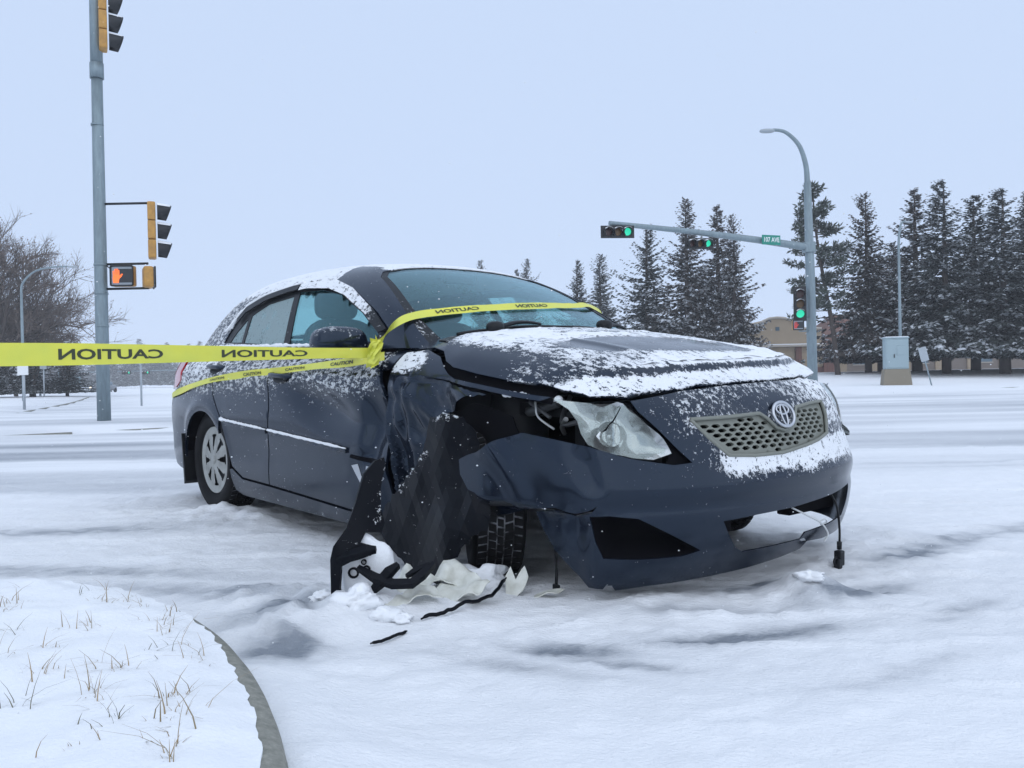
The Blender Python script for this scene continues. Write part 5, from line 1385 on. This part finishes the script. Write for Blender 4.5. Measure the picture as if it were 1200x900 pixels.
# ================================================================ building behind the trees
def bbox(e, name, m, c, d, bev=0.): mb = MB(); mb.box(c, d, bev=bev); return mb.build(name, m, e)
bd = empty("stucco_building", (18.4, 66.0, .6)); tag(bd, "tan stucco building with curved gable and brick piers behind the spruces", "building")
par = [(0, 0), (0, 3.45), (.35, 3.62), (.62, 3.55), (.75, 3.80), (1.0, 4.12), (1.5, 4.32), (2.1, 4.38), (2.7, 4.32), (3.2, 4.12), (3.45, 3.80), (3.6, 3.55), (4.2, 3.5), (5.5, 3.48), (5.5, 0)]
mb = MB(); mb.prism(par, lambda u, v, w_: (u + .1, w_, v), 8.0); wl_ = mb.build("front_wall", M['stucco'], bd)
mb = MB()
cp = [p for p in par[1:-1]]; mb.tube([(u + .1, -.03, v + .05) for u, v in cp], .09, 6); mb.build("parapet_cap", M['trimstone'], bd)
mb = MB(); mb.box((2.2, -.03, 3.55), (.28, .05, .28)); mb.build("gable_vent", M['winpane'], bd)
bbox(bd, "canopy_cornice", M['trimstone'], (2.9, -.25, 2.22), (5.9, .5, .16), .03); bbox(bd, "canopy_snow", M['snow'], (2.9, -.25, 2.33), (5.8, .46, .06))
for x in (3.75, 6.05): bbox(bd, "brick_pier", M['brick'], (x, -.14, 1.07), (.42 if x < 5 else .8, .26, 2.12))
bbox(bd, "brick_base", M['brick'], (2.9, -.06, .22), (5.9, .1, .6))
w_ = bbox(bd, "window", M['winpane'], (1.25, -.02, 1.55), (.7, .06, .9)); bbox(w_, "window_frame", M['trimstone'], (1.25, -.06, 1.08), (.86, .08, .08))
for x in (2.6, 4.8): bbox(bd, "wall_panel", M['stucco'], (x, -.035, 1.35), (1.7, .06, 1.5))
bk = empty("brick_building", (25.2, 67.0, .5)); tag(bk, "low red brick building with hipped roof stretching behind the spruce row", "building")
bbox(bk, "wall", M['brick'], (14., 4., .9), (28., 8., 2.4))
mb = MB(); V = [(-1.2, -.6, 2.1), (28.8, -.6, 2.1), (28.8, 9, 2.1), (-1.2, 9, 2.1), (1.2, 3.6, 4.9), (27, 3.6, 4.9)]
mb.add(V, [(0, 1, 5, 4), (1, 2, 5), (2, 3, 4, 5), (3, 0, 4), (0, 3, 2, 1)]); mb.build("roof", M['brick'], bk)
for k in range(11): bbox(bk, "pilaster", M['stucco'], (.8 + 2.5 * k, -.05, .85), (.55, .12, 2.25))
for k in range(5): w_ = bbox(bk, "window", M['winpane'], (2.05 + 5. * k, -.02, 1.25), (.9, .06, .95)); bbox(w_, "window_sill", M['trimstone'], (2.05 + 5. * k, -.06, .74), (1.0, .10, .07))
# ================================================================ trees
def quads_mesh(name, V, tone, snow):
    n = len(V) // 4; me = np_mesh(name, V, np.arange(4 * n).reshape(n, 4)); fattr(me, "tone", np.repeat(tone, 4)); fattr(me, "snow", np.repeat(snow, 4)); return me
def spruce_mesh(seed, rad=.17, nbr=330, snowy=.30, brown_top=0.):
    r = np.random.RandomState(seed); V = []; tone = []; snow = []
    lean = r.randn(2) * .010; lob = r.rand(6) * 6.28
    for w in range(nbr):
        z = .11 + .875 * ((w + r.rand()) / nbr) ** 1.35
        a = r.rand() * 6.283
        R0 = rad * ((1 - z) ** .86) * (.80 + .26 * math.sin(a * 2 + lob[0] + z * 9) + .22 * math.sin(a * 3 + lob[1] - z * 23) + .10 * math.sin(z * 41 + lob[2])) + .006
        if z < .17: R0 *= .6 + 2.4 * z
        L = R0 * (.5 + .75 * r.rand())
        if r.rand() < .06: L *= 1.3
        ca, sa = math.cos(a), math.sin(a); up = .05 + .75 * z ** 2; drp = .75 * (1 - z) + .12
        m = max(3, int(4 + L / rad * 12)); tb = r.rand()
        for k in range(m):
            t_ = .12 + .88 * (k + r.rand() * .7) / m; rr = L * t_
            zz = z + L * (up * t_ - drp * t_ ** 1.4 + .42 * t_ ** 3.5)
            zz = max(zz, .10 + .03 * r.rand())
            p = np.array([ca * rr + lean[0] * z, sa * rr + lean[1] * z, zz])
            for q in range(5):
                side = (q - 2) * .55 + r.randn() * .3; aa = a + side
                ln = (.019 + .023 * r.rand()) * (1.2 - .45 * t_) * (.34 + .80 * (1 - z)); wd = ln * (.20 + .16 * r.rand())
                dz = -.55 - .75 * r.rand() + .9 * z + (.5 if q == 2 and t_ > .8 else 0)
                d = np.array([math.cos(aa), math.sin(aa), dz]); d /= np.linalg.norm(d)
                s = np.array([-math.sin(aa), math.cos(aa), r.randn() * .6]); s /= np.linalg.norm(s)
                V += [p, p + d * ln * .45 + s * wd, p + d * ln, p + d * ln * .45 - s * wd]
                tone.append(np.clip(.1 + .5 * tb + .35 * r.rand() + brown_top * (z > .80), 0, 1))
                snow.append(float(r.rand() < snowy * (1.3 if t_ > .45 else .5) * (1.4 if q in (1, 2, 3) else .6)) * (.45 + .45 * r.rand()) + .03)
    return quads_mesh("spruce_crown", np.array(V), np.array(tone), np.array(snow))
def trunk_mesh(r0, h=.97):
    mb = MB(); mb.tube([(0, 0, -.04), (0, 0, .3), (0, 0, .7), (0, 0, h)], [r0, r0 * .75, r0 * .4, r0 * .08], 8); o = mb.build("trunk_tmp", M['wood']); me = o.data; bpy.data.objects.remove(o); return me
SPR = [spruce_mesh(s, rad, wh, sn, bt) for s, rad, wh, sn, bt in ((11, .35, 430, .27, .3), (12, .30, 410, .26, .2), (13, .38, 420, .14, .5), (14, .27, 380, .24, .4), (15, .36, 430, .11, .1))]
TRK = trunk_mesh(.020)
def spruce(x, y, z0, h, k, label, wid=1., rz=0., brown=False, group="spruces across the road"):
    e = empty("spruce_tree", (x, y, z0), rz); e.scale = (h * wid * (1.06 + .16 * math.sin(x * 3.1)), h * wid * 1.1, h); tag(e, label, "spruce", group)
    c = link("crown", SPR[k], None, e)
    if not SPR[k].materials: SPR[k].materials.append(M['spruce'])
    if brown: c.material_slots[0].link = 'OBJECT'; c.material_slots[0].material = M['spruce_brown']
    link("trunk", TRK, M['wood'], e)
    return e
spruce(5.9, 75, .7, 10.4, 3, "shorter snowy spruce just showing over the sedan's roof edge", 1.1, .3)
spruce(7.9, 75, .7, 10.9, 1, "snowy spruce beside the shorter one above the windshield", 1.1, 1.3)
spruce(9.3, 58, .7, 10.35, 0, "broad snowy spruce below the mast-arm tip", 1.12, .5)
spruce(11.6, 56, .7, 11.75, 1, "tall snowy spruce behind the middle of the mast arm", 1.05, 2.0, True)
spruce(13.9, 57, .7, 11.45, 3, "slim spruce in the group of three behind the mast arm", 1.2, 1.0, True)
spruce(14.2, 54, .7, 10.2, 1, "pointed spruce next to the tan building", .78, 4.0, True)
spruce(20.9, 50, .65, 10.6, 2, "bushy spruce with browned tip between pole and lamp post", .88, .2, True)
spruce(24.0, 50.5, .65, 10.95, 3, "narrow spruce with bare browned spire beside the lamp post", 1.3, .9, True)
spruce(23.95, 47, .6, 10.65, 0, "tallest dark spruce behind the leaning sign", 1.3, 2.2)
spruce(27.2, 50, .6, 10.4, 4, "dark spruce with small browned tip in the long row", 1.3, 3.0)
spruce(26.6, 46, .55, 9.95, 0, "dense dark spruce towards the end of the long row", 1.35, 1.7)
spruce(28.6, 46.5, .55, 9.2, 4, "last dark spruce of the long row", 1.4, .6)
spruce(25.2, 56, .65, 8.6, 4, "lower spruce filling the gap behind the row", 1.3, .8)
spruce(22.5, 52, .65, 7.2, 2, "short spruce behind the control cabinet", 1.3, 2.8)
spruce(30.5, 50, .55, 10.6, 2, "tall spruce past the end of the long row", 1.1, 1.1)
spruce(1.75, 90, .7, 12.7, 1, "distant spruce with only its tip above the car roof", .9, .4)
spruce(.75, 92, .7, 11.9, 3, "thin distant spruce tip beside the larger tip above the roof", .9, 1.4)
spruce(-3.6, 110, .7, 15.5, 3, "lone far spruce tip over the sedan's roof", .8, 2.4)
# pine with bare leaning trunk near the pole
pn = empty("pine_tree", (18.35, 48., .65)); tag(pn, "pine with clumped needles on a leaning bare trunk by the mast-arm pole", "pine")
r = np.random.RandomState(5); V = []; tone = []; snow = []; mb = MB()
top = np.array([-1.2, 0, 10.4]); tk = crspline([(0, 0, -.2), (-.25, 0, 2.5), (-.75, 0, 5.5), (-1.15, 0, 8.5), (-1.22, 0, 10.5)], 6)
mb.tube(tk, [.17 - .006 * k for k in range(len(tk))], 8)
def clump(c, rad, n):
    for _ in range(n):
        d = r.randn(3); d /= np.linalg.norm(d); d[2] = d[2] * .8 + .15; p = c + d * rad * .25 * r.rand(); ln = rad * (.6 + .5 * r.rand()); wd = ln * .14
        s = np.cross(d, r.randn(3)); s /= np.linalg.norm(s) + 1e-9
        V.extend([p, p + d * ln * .5 + s * wd, p + d * ln, p + d * ln * .5 - s * wd]); tone.append(.1 + .9 * r.rand()); snow.append(float(r.rand() < .12) * .7 + .05)
for k in range(64):
    f_ = r.rand() ** .75; z = 2.9 + 7.4 * f_; i = min(int(z / 10.5 * (len(tk) - 1)), len(tk) - 1); bp = np.array(tk[i]); bp[2] = z
    a = r.rand() * 6.283; L = (2.25 * (1 - f_) ** .65 + .32) * (.55 + .5 * r.rand())
    if z < 5.5 and math.cos(a) > .0: L *= .4
    tip = bp + np.array([math.cos(a) * L, math.sin(a) * L, L * (.05 + .35 * r.rand() * f_)]); mid = (bp + tip) / 2 + np.array([0, 0, -.06 * L])
    mb.tube([bp, mid, tip], [.035, .025, .012], 5)
    for q in np.linspace(.45, 1., 4 + int(L * 2)): clump(bp + (tip - bp) * q + r.randn(3) * .10, .36, 24)
clump(np.array(tk[-1]), .45, 50)
mb.build("trunk", M['wood'], pn); me = quads_mesh("crown", np.array(V), np.array(tone), np.array(snow)); link("crown", me, M['pine'], pn)

# bare deciduous trees on the left
def bare_tree(loc, h, seed, label, group):
    r = random.Random(seed); P0 = []; mbt = MB(); tw = []; tn = []
    def grow(p, d, L, rad, lev):
        n = 4; pts = [p]; q = p.copy(); dd = d.copy()
        for k in range(n):
            dd = (dd + Vector((r.gauss(0, .13), r.gauss(0, .13), r.gauss(0, .08) + .06))).normalized(); q = q + dd * (L / n); pts.append(q.copy())
        if lev <= 2: mbt.tube(pts, [rad * (1 - .45 * k / n) for k in range(n + 1)], 6 if lev < 2 else 4)
        else:
            s = Vector((r.gauss(0, 1), r.gauss(0, 1), r.gauss(0, 1))).cross(dd).normalized()
            for a, b, k in zip(pts[:-1], pts[1:], range(n)):
                w0 = 1.5 * rad * (1 - .2 * k); w1 = 1.5 * rad * (1 - .2 * (k + 1)); tw.extend([a - s * w0, a + s * w0, b + s * w1, b - s * w1]); tn.append(.2 + .6 * r.random())
                s2 = s.cross(dd); tw.extend([a - s2 * w0, a + s2 * w0, b + s2 * w1, b - s2 * w1]); tn.append(.2 + .6 * r.random())
            if r.random() < .22:   # a withered leaf or two
                for _ in range(2):
                    c = pts[r.randint(1, n)]; u = Vector((r.gauss(0, 1), r.gauss(0, 1), r.gauss(0, 1))).normalized() * .06; v = u.orthogonal().normalized() * .045
                    tw.extend([c - u, c + v, c + u, c - v]); tn.append(1.0)
        if lev == 5: return
        kids = (6, 6, 6, 5, 5)[lev]
        for k in range(kids):
            f = .35 + .65 * (k + r.random()) / kids; b = pts[min(int(f * n), n - 1)]; b = b + (pts[min(int(f * n) + 1, n)] - b) * (f * n % 1)
            ax = Vector((r.gauss(0, 1), r.gauss(0, 1), r.gauss(0, .6))).cross(dd).normalized()
            nd = (dd + ax * (.55 + .35 * r.random())).normalized()
            grow(b, nd, L * (.56 + .22 * r.random()), rad * .52, lev + 1)
    e = empty("bare_tree", loc); tag(e, label, "tree", group)
    grow(Vector((0, 0, -.2)), Vector((0, 0, 1)), h * .42, h * .018, 0)
    mbt.build("trunk", M['wood'], e)
    me = quads_mesh("twigs", np.array([tuple(v) for v in tw]), np.array(tn), np.zeros(len(tn)) + .06); link("crown", me, M['twig'], e)
    return e
bare_tree((-37.2, 60., 0), 13.9, 3, "large bare tree with fine brown twigs behind the curved street lamp", "bare trees")
bare_tree((-39.8, 58., 0), 14.5, 8, "large bare tree at the end of the row beside the side street", "bare trees")
bare_tree((-40.6, 70., 0), 10.5, 5, "smaller bare tree whose twigs reach towards the tall pole", "bare trees")
bare_tree((-35.8, 64., 0), 8.0, 6, "low bare tree leaning out over the side street", "bare trees")
for i, (x, y, h, k) in enumerate(((-40.5, 64, 4.6, 2), (-38.3, 63, 4.2, 0), (-36.3, 64.5, 4.8, 4), (-34.4, 66, 4.0, 2))):
    spruce(x, y, 0, h, k, ['low dark evergreen at the outer end of the hedge beneath the bare trees', 'wide low evergreen in the hedge behind the curved street lamp', 'fuller low evergreen in the hedge under the tallest bare tree', 'last low evergreen of the hedge next to the side street'][i], 1.7, i * 1.1, False, "evergreens under the bare trees")
# hazy wood far beyond the street
r = np.random.RandomState(9); VV = []; TN = []; SN = []
src = np.empty(len(SPR[3].vertices) * 3); SPR[3].vertices.foreach_get("co", src); src = src.reshape(-1, 3)
keep = (np.arange(len(src) // 4) % 7 == 0).repeat(4); base = src[keep]
for k in range(95):
    x = -190 + 175 * (k + r.rand()) / 95; y = 300 + 40 * r.rand(); h = 9 + 9 * r.rand(); w = h * 1.9
    c, s = math.cos(k), math.sin(k); b = base.copy(); ctr = b.reshape(-1, 4, 3).mean(1).repeat(4, 0); b = ctr + (b - ctr) * 2.2
    VV.append(np.c_[(b[:, 0] * c - b[:, 1] * s) * w + x, (b[:, 0] * s + b[:, 1] * c) * w + y, b[:, 2] * h]); m_ = len(b) // 4; TN.append(r.rand(m_)); SN.append((r.rand(m_) < .2) * .6)
fw = link("far_wood", quads_mesh("far_wood", np.concatenate(VV), np.concatenate(TN), np.concatenate(SN)), M['spruce']); tag(fw, "hazy line of evergreens on the far horizon", "wood", kind="stuff")
# ================================================================ caution tape
def ribbon(path, widths, normals_up, n=140, crease=.0):
    """returns function (s, v) -> point and total length; path spline, width direction per key point"""
    P = np.array(crspline(path, 24)); W_ = np.array(crspline(widths, 24))
    L = np.concatenate([[0], np.cumsum(np.linalg.norm(np.diff(P, axis=0), axis=1))])
    def f(s, v):
        s = np.asarray(s, float); p = np.stack([np.interp(s, L, P[:, i]) for i in range(3)], -1); w = np.stack([np.interp(s, L, W_[:, i]) for i in range(3)], -1)
        return p + w * np.asarray(v)[..., None]
    return f, L[-1]
def tape(parent, f, L, name, ripple=.003, rows=7, seed=1, v0=-.5, v1=.5, facing=(0, -1, 0)):
    n = int(L / .012) + 2; S, Vv = np.meshgrid(np.linspace(0, L, n), np.linspace(v0, v1, rows), indexing='ij')
    P = f(S, Vv); off = ripple * (fbm(S * 9, Vv * 1.5 + 3, 3, seed)) * 2
    P = P + off[..., None] * np.array(facing)
    idx = np.arange(n * rows).reshape(n, rows); Q = np.stack([idx[:-1, :-1], idx[1:, :-1], idx[1:, 1:], idx[:-1, 1:]], -1).reshape(-1, 4)
    o = link(name, np_mesh(name, P.reshape(-1, 3), Q, True), M['tape'], parent)
    return o
def tape_text(parent, f, txt, s0, length, hfrac, facing, flip_u=True, v_c=0., flip_v=False, ripple=.003, seed=1, lift=.0015):
    V, F = text_mesh(txt, 1., .028); lo, hi = V.min(0), V.max(0); u = (V[:, 0] - lo[0]) / (hi[0] - lo[0]); v = (V[:, 1] - (lo[1] + hi[1]) / 2) / (hi[1] - lo[1])
    if flip_u: u = 1 - u
    if flip_v: v = -v
    S = s0 + u * length; vv = v_c + v * hfrac
    P = f(S, vv) + (ripple * fbm(S * 9, vv * 1.5 + 3, 3, seed) * 2 + lift)[..., None] * np.array(facing)
    link("lettering", np_mesh("lettering", P, F), M['ink'], parent)
KN = Vector((-.574, 3.535, .895)); WU = np.array([0, 0, 1.])
tp = empty("caution_tape", tuple(KN)); tag(tp, "yellow caution tape wrapped round the car, its CAUTION print seen reversed", "tape")
def loc(p): return tuple(np.array(p) - np.array(tuple(KN)))
# long taut run out to the left
A = np.array([-1.80, 2.66, .889]); B = np.array(tuple(KN)); pth = [loc(A + (B - A) * (k / 10. - 3.0)) for k in range(0, 41)]
pth = [p for p in pth]; tt = [(k / 10. - 3.0) for k in range(0, 41)]
wid = [tuple(np.array([.01 * math.sin(3 * q), -.006, 1.]) * (.076 if q < .25 else .076 - .034 * min(1, (q - .25) / .6))) for q in tt]
f1, L1 = ribbon(pth, wid, None)
tape(tp, f1, L1, "tape_run", .0035, 7, 1)
Lseg = float(np.linalg.norm(B - A)); sA = .75 * Lseg
FC = (0, -1, 0)
def s_at(q): return (q + 3.0) * Lseg
tape_text(tp, f1, "CAUTION", s_at(.230), .335, .50, FC, True)
tape_text(tp, f1, "CAUTION", s_at(.590), .335, .52, FC, True)
# run back along the doors to the tail
def side_pt(x, z, d):
    P, _ = cast(f_body, np.array([[x, -1.7, z]]), np.array([[0., 1, 0]])); return car2world((x, P[0, 1] - d, z))
keys = [(2.07, .93, .10), (1.75, .905, .065), (1.40, .888, .035), (1.0, .866, .018), (.6, .843, .012), (.2, .815, .010), (-.15, .775, .010), (-.42, .735, .012), (-.62, .705, .014), (-.80, .685, .014)]
pth = [loc(side_pt(*k_)) for k_ in keys]
wid = [tuple(np.array([.15 * math.sin(i * 1.2), -.25 * math.cos(i * 1.7), 1.]) * (.036 + .006 * math.sin(i * 2.))) for i in range(len(keys))]
f2, L2 = ribbon(pth, wid, None); fo = tuple(-(CAR_R @ Vector((0, 1, 0))))
tape(tp, f2, L2, "tape_run", .004, 6, 3, facing=fo)
for s0 in (.28, .78, 1.28, 1.75): tape_text(tp, f2, "CAUTION", s0, .22, .42, fo, True, ripple=.004, seed=3, lift=.002)
# run up the pillar and across the windshield
def ws_pt(y, z, d):
    P, _ = cast(f_green, np.array([[4., y, z]]), np.array([[-1., 0, 0]]), 0, 4, 400); N = grad(f_green, P); return car2world(tuple(P[0] + N[0] * d))
keyw = [KN + Vector((0, .0, .02)), car2world((2.06, -.88, 1.0)), car2world((1.99, -.80, 1.05)), ws_pt(-.69, 1.085, .016), ws_pt(-.60, 1.112, .012), ws_pt(-.45, 1.135, .008), ws_pt(-.15, 1.165, .006), ws_pt(.15, 1.185, .006), ws_pt(.45, 1.20, .008), ws_pt(.62, 1.207, .010), car2world((1.70, .86, 1.16)), car2world((1.55, .93, .98))]
wn_ = [(.0, .0, .030), (.012, .0, .036), (.018, 0, .040)] + [tuple(CAR_R @ Vector((-.55, 0, .40)) * (.080 if 4 <= i <= 7 else .070)) for i in range(3, 10)] + [(0, .03, .04), (0, .04, .01)]
f3, L3 = ribbon([loc(k_) for k_ in keyw], wn_, None); fw_ = tuple((CAR_R @ Vector((.45, 0, .85))).normalized())
tape(tp, f3, L3, "tape_run", .003, 7, 5, facing=fw_)
for s0, ln in ((.50, .24), (.98, .24)): tape_text(tp, f3, "CAUTION", s0, ln, .46, fw_, True, ripple=.003, seed=5, lift=.002)
# knot at the mirror
q = []; mbk = MB()
for k in range(7):
    a = k * .9; pts = [Vector((.012 * math.cos(a + j * .8) + .004 * j, -.03 + .018 * math.sin(a + j), -.050 + .017 * j + .01 * math.sin(a * 2))) for j in range(7)]
    w = Vector((math.cos(a * 1.3), .3, math.sin(a * 1.3) * .6)).normalized() * .016; V = []
    for p in pts: V += [p - w, p + w]
    mbk.add(V, [(2 * j, 2 * j + 1, 2 * j + 3, 2 * j + 2) for j in range(6)], True)
mbk.build("knot", M['tape'], tp)
# ================================================================ broken pieces in front of the wheel
def plane_map(org, ux, uz):
    o, a, b = (np.array(q, float) for q in (org, ux, uz)); return lambda u, v: o + a * u + b * v
def gzf(x, y): return float(gz(np.array(x), np.array(y)))
# upright black liner bracket, standing in the snow (local metres, u right, v up)
BR = [(-.10, -.02), (-.115, .02), (-.130, .06), (-.132, .17), (-.120, .215), (-.075, .275), (-.045, .36), (-.020, .45), (.012, .490), (.040, .500), (.046, .478), (.030, .40), (.028, .33), (.040, .275), (.030, .245), (-.015, .255), (-.030, .225), (.015, .205), (.010, .180), (-.060, .165), (-.092, .150), (-.098, .08), (-.085, .02), (-.062, -.03)]
b0 = empty("liner_bracket", (-.487, 2.86, 0.015), 0); tag(b0, "upright black plastic liner bracket stuck in a snow heap by the wheel", "car part")
def br_fn(u, v): return (u, .10 * v + .05 * math.sin(u * 18) + .03 * float(facet(np.array(u * 6), np.array(v * 6), 3)), v)
q, T = cdt(BR, (), .016); V = np.array([br_fn(u, v) for u, v in q]); N = vert_normals(V, T)
if N[:, 1].mean() > 0: T = T[:, ::-1]; N = -N
sheet("blade", V, T, N, M['liner'], b0, .012, np.array([.10 + .30 * math.exp(-((u + .045 - v * .2) / .012) ** 2) * (v > .27) + .35 * (v < .05) for u, v in q]))
def blob_strip(name, parent, m, pts, w, th):
    mb = MB(); pts = [Vector(p) for p in pts]; V = []
    for i, p in enumerate(pts):
        t_ = (pts[min(i + 1, len(pts) - 1)] - pts[max(i - 1, 0)]).normalized(); s = t_.cross(Vector((0, -.6, .8))).normalized() * w * (.5 if i in (0, len(pts) - 1) else 1); nrm = s.cross(t_).normalized() * th
        V += [p - s, p + s, p + s * .8 + nrm, p - s * .8 + nrm]
    F = []
    for i in range(len(pts) - 1):
        for k in range(4): F.append((4 * i + k, 4 * i + (k + 1) % 4, 4 * i + 4 + (k + 1) % 4, 4 * i + 4 + k))
    F += [(0, 1, 2, 3), tuple(4 * (len(pts) - 1) + k for k in (3, 2, 1, 0))]
    mb.add(V, F); return mb.build(name, m, parent)
blob_strip("cross_rib", b0, M['liner'], [(-.10, -.02, .165), (-.05, -.035, .185), (.0, -.045, .20), (.028, -.045, .20)], .018, .02)
blob_strip("cross_rib", b0, M['liner'], [(.02, -.06, .07), (.045, -.07, .10), (.075, -.07, .135), (.10, -.05, .15)], .020, .018)
# snow filling the bracket
def lump(name, parent, c, r, seed, m, amp=.35, n=26, mm=16, sq=1.):
    V, F = superell((0, 0, 0), (1, 1, 1), sq, n, mm); nn = 1 + amp * (fbm(V[:, 0] * 2 + seed, V[:, 1] * 2 + V[:, 2] * 1.7, 4, seed) * 2)
    V = V * nn[:, None] * np.array(r) + np.array(c); return link(name, np_mesh(name, V, F, True), m, parent)
lump("packed_snow", b0, (-.02, .03, .13), (.085, .035, .115), 4, M['snow'], .3)
for (u, v, s) in ((-.055, .125, .012), (-.012, .135, .009), (.0, .19, .006), (-.02, .16, .006)):
    mb = MB(); mb.lathe([(s, 0), (s * 1.5, -.004), (s * 1.6, .006), (s, .008)], 14, Matrix.Translation((u, -.012, v)) @ Matrix.Rotation(math.pi / 2, 4, 'X')); mb.build("clip_hole", M['liner'], b0)
# cream reservoir shards
def shard(name, label, outline, org, rz, tilt, amp, seed, m='cream', th=.004, grp=None):
    e_ = None
    q, T = cdt(outline, (), .014); wx, wy = warp(q[:, 0] * 6, q[:, 1] * 6, seed)
    zz = amp * facet(wx * 2.2, wy * 2.2, seed) + tilt[0] * q[:, 0] + tilt[1] * q[:, 1] + .012 * np.sin(q[:, 0] * 30)
    c, s = math.cos(rz), math.sin(rz); V = np.c_[q[:, 0] * c - q[:, 1] * s, q[:, 0] * s + q[:, 1] * c, zz]; N = vert_normals(V, T)
    if N[:, 2].mean() < 0: T = T[:, ::-1]; N = -N
    o = sheet(name, V, T, N, M[m], None, th); o.location = org; tag(o, label, "car part", grp); return o
g = "cream plastic shards by the wheel"
shard("plastic_shard", "large crumpled cream plastic shard lying against the front tyre", [(-.17, -.02), (-.12, .05), (-.03, .075), (.05, .06), (.13, .07), (.17, .03), (.15, -.05), (.06, -.06), (-.02, -.045), (-.09, -.07)], (-.30, 2.99, gzf(-.30, 2.99) + .04), .15, (.05, .40), .07, 3, grp=g)
shard("plastic_shard", "cream plastic shard folded upward next to the large crumpled one", [(-.10, -.05), (-.06, .06), (.04, .07), (.11, .02), (.08, -.05)], (-.20, 2.90, gzf(-.20, 2.90) + .03), -.2, (.1, .5), .06, 5, grp=g)
shard("plastic_shard", "half-buried cream plastic shard at the front of the debris", [(-.10, -.03), (.0, .035), (.10, .03), (.12, -.02), (.0, -.04)], (-.36, 2.80, gzf(-.36, 2.80) + .012), .3, (.0, .25), .05, 7, grp=g)
shard("plastic_shard", "small spiky cream shard standing at the end of the black strip", [(-.04, -.03), (-.035, .03), (-.015, .045), (.0, .01), (.035, .03), (.045, .005), (.02, -.025)], (.0, 3.03, gzf(.0, 3.03) + .04), .1, (.1, 1.1), .05, 9, grp=g)
shard("plastic_shard", "flat cream splinter trailing away from the spiky shard", [(-.08, -.015), (-.02, .02), (.08, .005), (.05, -.018)], (.09, 2.99, gzf(.09, 2.99) + .012), -.2, (.0, .2), .03, 11, grp=g)
# black strips on the snow
def gstrip(name, label, pts, r, lift=.008):
    P = crspline(pts, 10); mb = MB(); mb.tube([(x, y, gzf(x, y) + lift + z) for x, y, z in P], [r * (1 if 1 < i < len(P) - 2 else .5) for i in range(len(P))], 7); tag(mb.build(name, M['liner']), label, "car part", "black trim strips on the snow"); return P
gstrip("trim_strip", "long thin black trim strip ending at the small cream shard", [(-.30, 2.665, .0), (-.20, 2.76, .01), (-.10, 2.88, .02), (-.035, 3.02, .045)], .0065)
gstrip("trim_strip", "short black rod sunk in the snow below the debris", [(-.43, 2.49, .0), (-.37, 2.545, .004), (-.335, 2.59, -.004)], .005)
hk = empty("broken_bracket", (-.40, 2.80, gzf(-.40, 2.80) + .03)); tag(hk, "black hook-shaped bracket lying in front of the cream shards", "car part")
blob_strip("bar", hk, M['liner'], [(-.12, .02, .055), (-.06, -.01, .028), (.0, -.03, .012), (.06, -.03, .012), (.09, .0, .03), (.125, .05, .055)], .016, .020)
blob_strip("tab", hk, M['liner'], [(.04, .0, .03), (.07, .02, .045), (.115, .04, .06)], .012, .014)
# loose snow lumps thrown up round the wreck
r2 = random.Random(4)
LP = [(-.515, 2.76, .055), (-.42, 2.70, .035), (-.115, 3.12, .07), (-.16, 3.09, .04), (-.66, 2.90, .045), (-.36, 2.68, .03), (-.03, 3.13, .03), (1.02, 2.95, .035)]
for i, (x, y, s) in enumerate(LP):
    o = lump("snow_lump", None, (0, 0, 0), (s * 1.25, s, s * (.75 if i < 3 else .5)), i + 3, M['snow'], .75); o.location = (x, y, gzf(x, y) + s * .12)
    tag(o, ["tall pointed snow lump in front of the bracket", "rounded snow lump below the bracket", "snow lump wedged beside the tyre", "small snow lump against the tyre foot", "snow lump piled behind the bracket", "low snow lump by the half-buried shard", "low snow lump past the tyre", "single snow lump under the broken bumper"][i], "snow", "snow lumps round the wreck")
# flakes in the air
rf = np.random.RandomState(2); Vf = []; Ff = []
dirs = np.array([[1, 0, 0], [-1, 0, 0], [0, 1, 0], [0, -1, 0], [0, 0, 1], [0, 0, -1]], float); tri = [(0, 2, 4), (2, 1, 4), (1, 3, 4), (3, 0, 4), (2, 0, 5), (1, 2, 5), (3, 1, 5), (0, 3, 5)]
for k in range(2600):
    y = 2.1 + 12 * rf.rand() ** 1.2; x = (rf.rand() * 2 - 1) * y * .72; z = rf.rand() * (1.2 + y * .45) + .05
    s = .0010 + .0012 * rf.rand(); b = len(Vf)
    Vf += (dirs * np.array([s * 1.4, s, s]) + np.array([x, y, z])).tolist(); Ff += [(a + b, c_ + b, d_ + b) for a, c_, d_ in tri]
fl = link("falling_snow", np_mesh("falling_snow", Vf, np.array(Ff)), M['snow']); tag(fl, "fine snowflakes drifting through the air", "snow", kind="stuff")
# ================================================================ snowy air
mb = MB(); mb.box((0, 430, 9.0), (1120, 1130, 21.0)); hz = mb.build("haze"); tag(hz, "thin snowy haze", "haze", kind="stuff")
hm = bpy.data.materials.new("snow_haze"); hm.use_nodes = True; hn = hm.node_tree.nodes; hn.clear()
pv = hn.new("ShaderNodeVolumePrincipled"); pv.inputs["Color"].default_value = (.97, .98, 1, 1); pv.inputs["Density"].default_value = .0010; pv.inputs["Anisotropy"].default_value = 0.
ho = hn.new("ShaderNodeOutputMaterial"); hm.node_tree.links.new(pv.outputs[0], ho.inputs["Volume"]); hz.data.materials.append(hm)
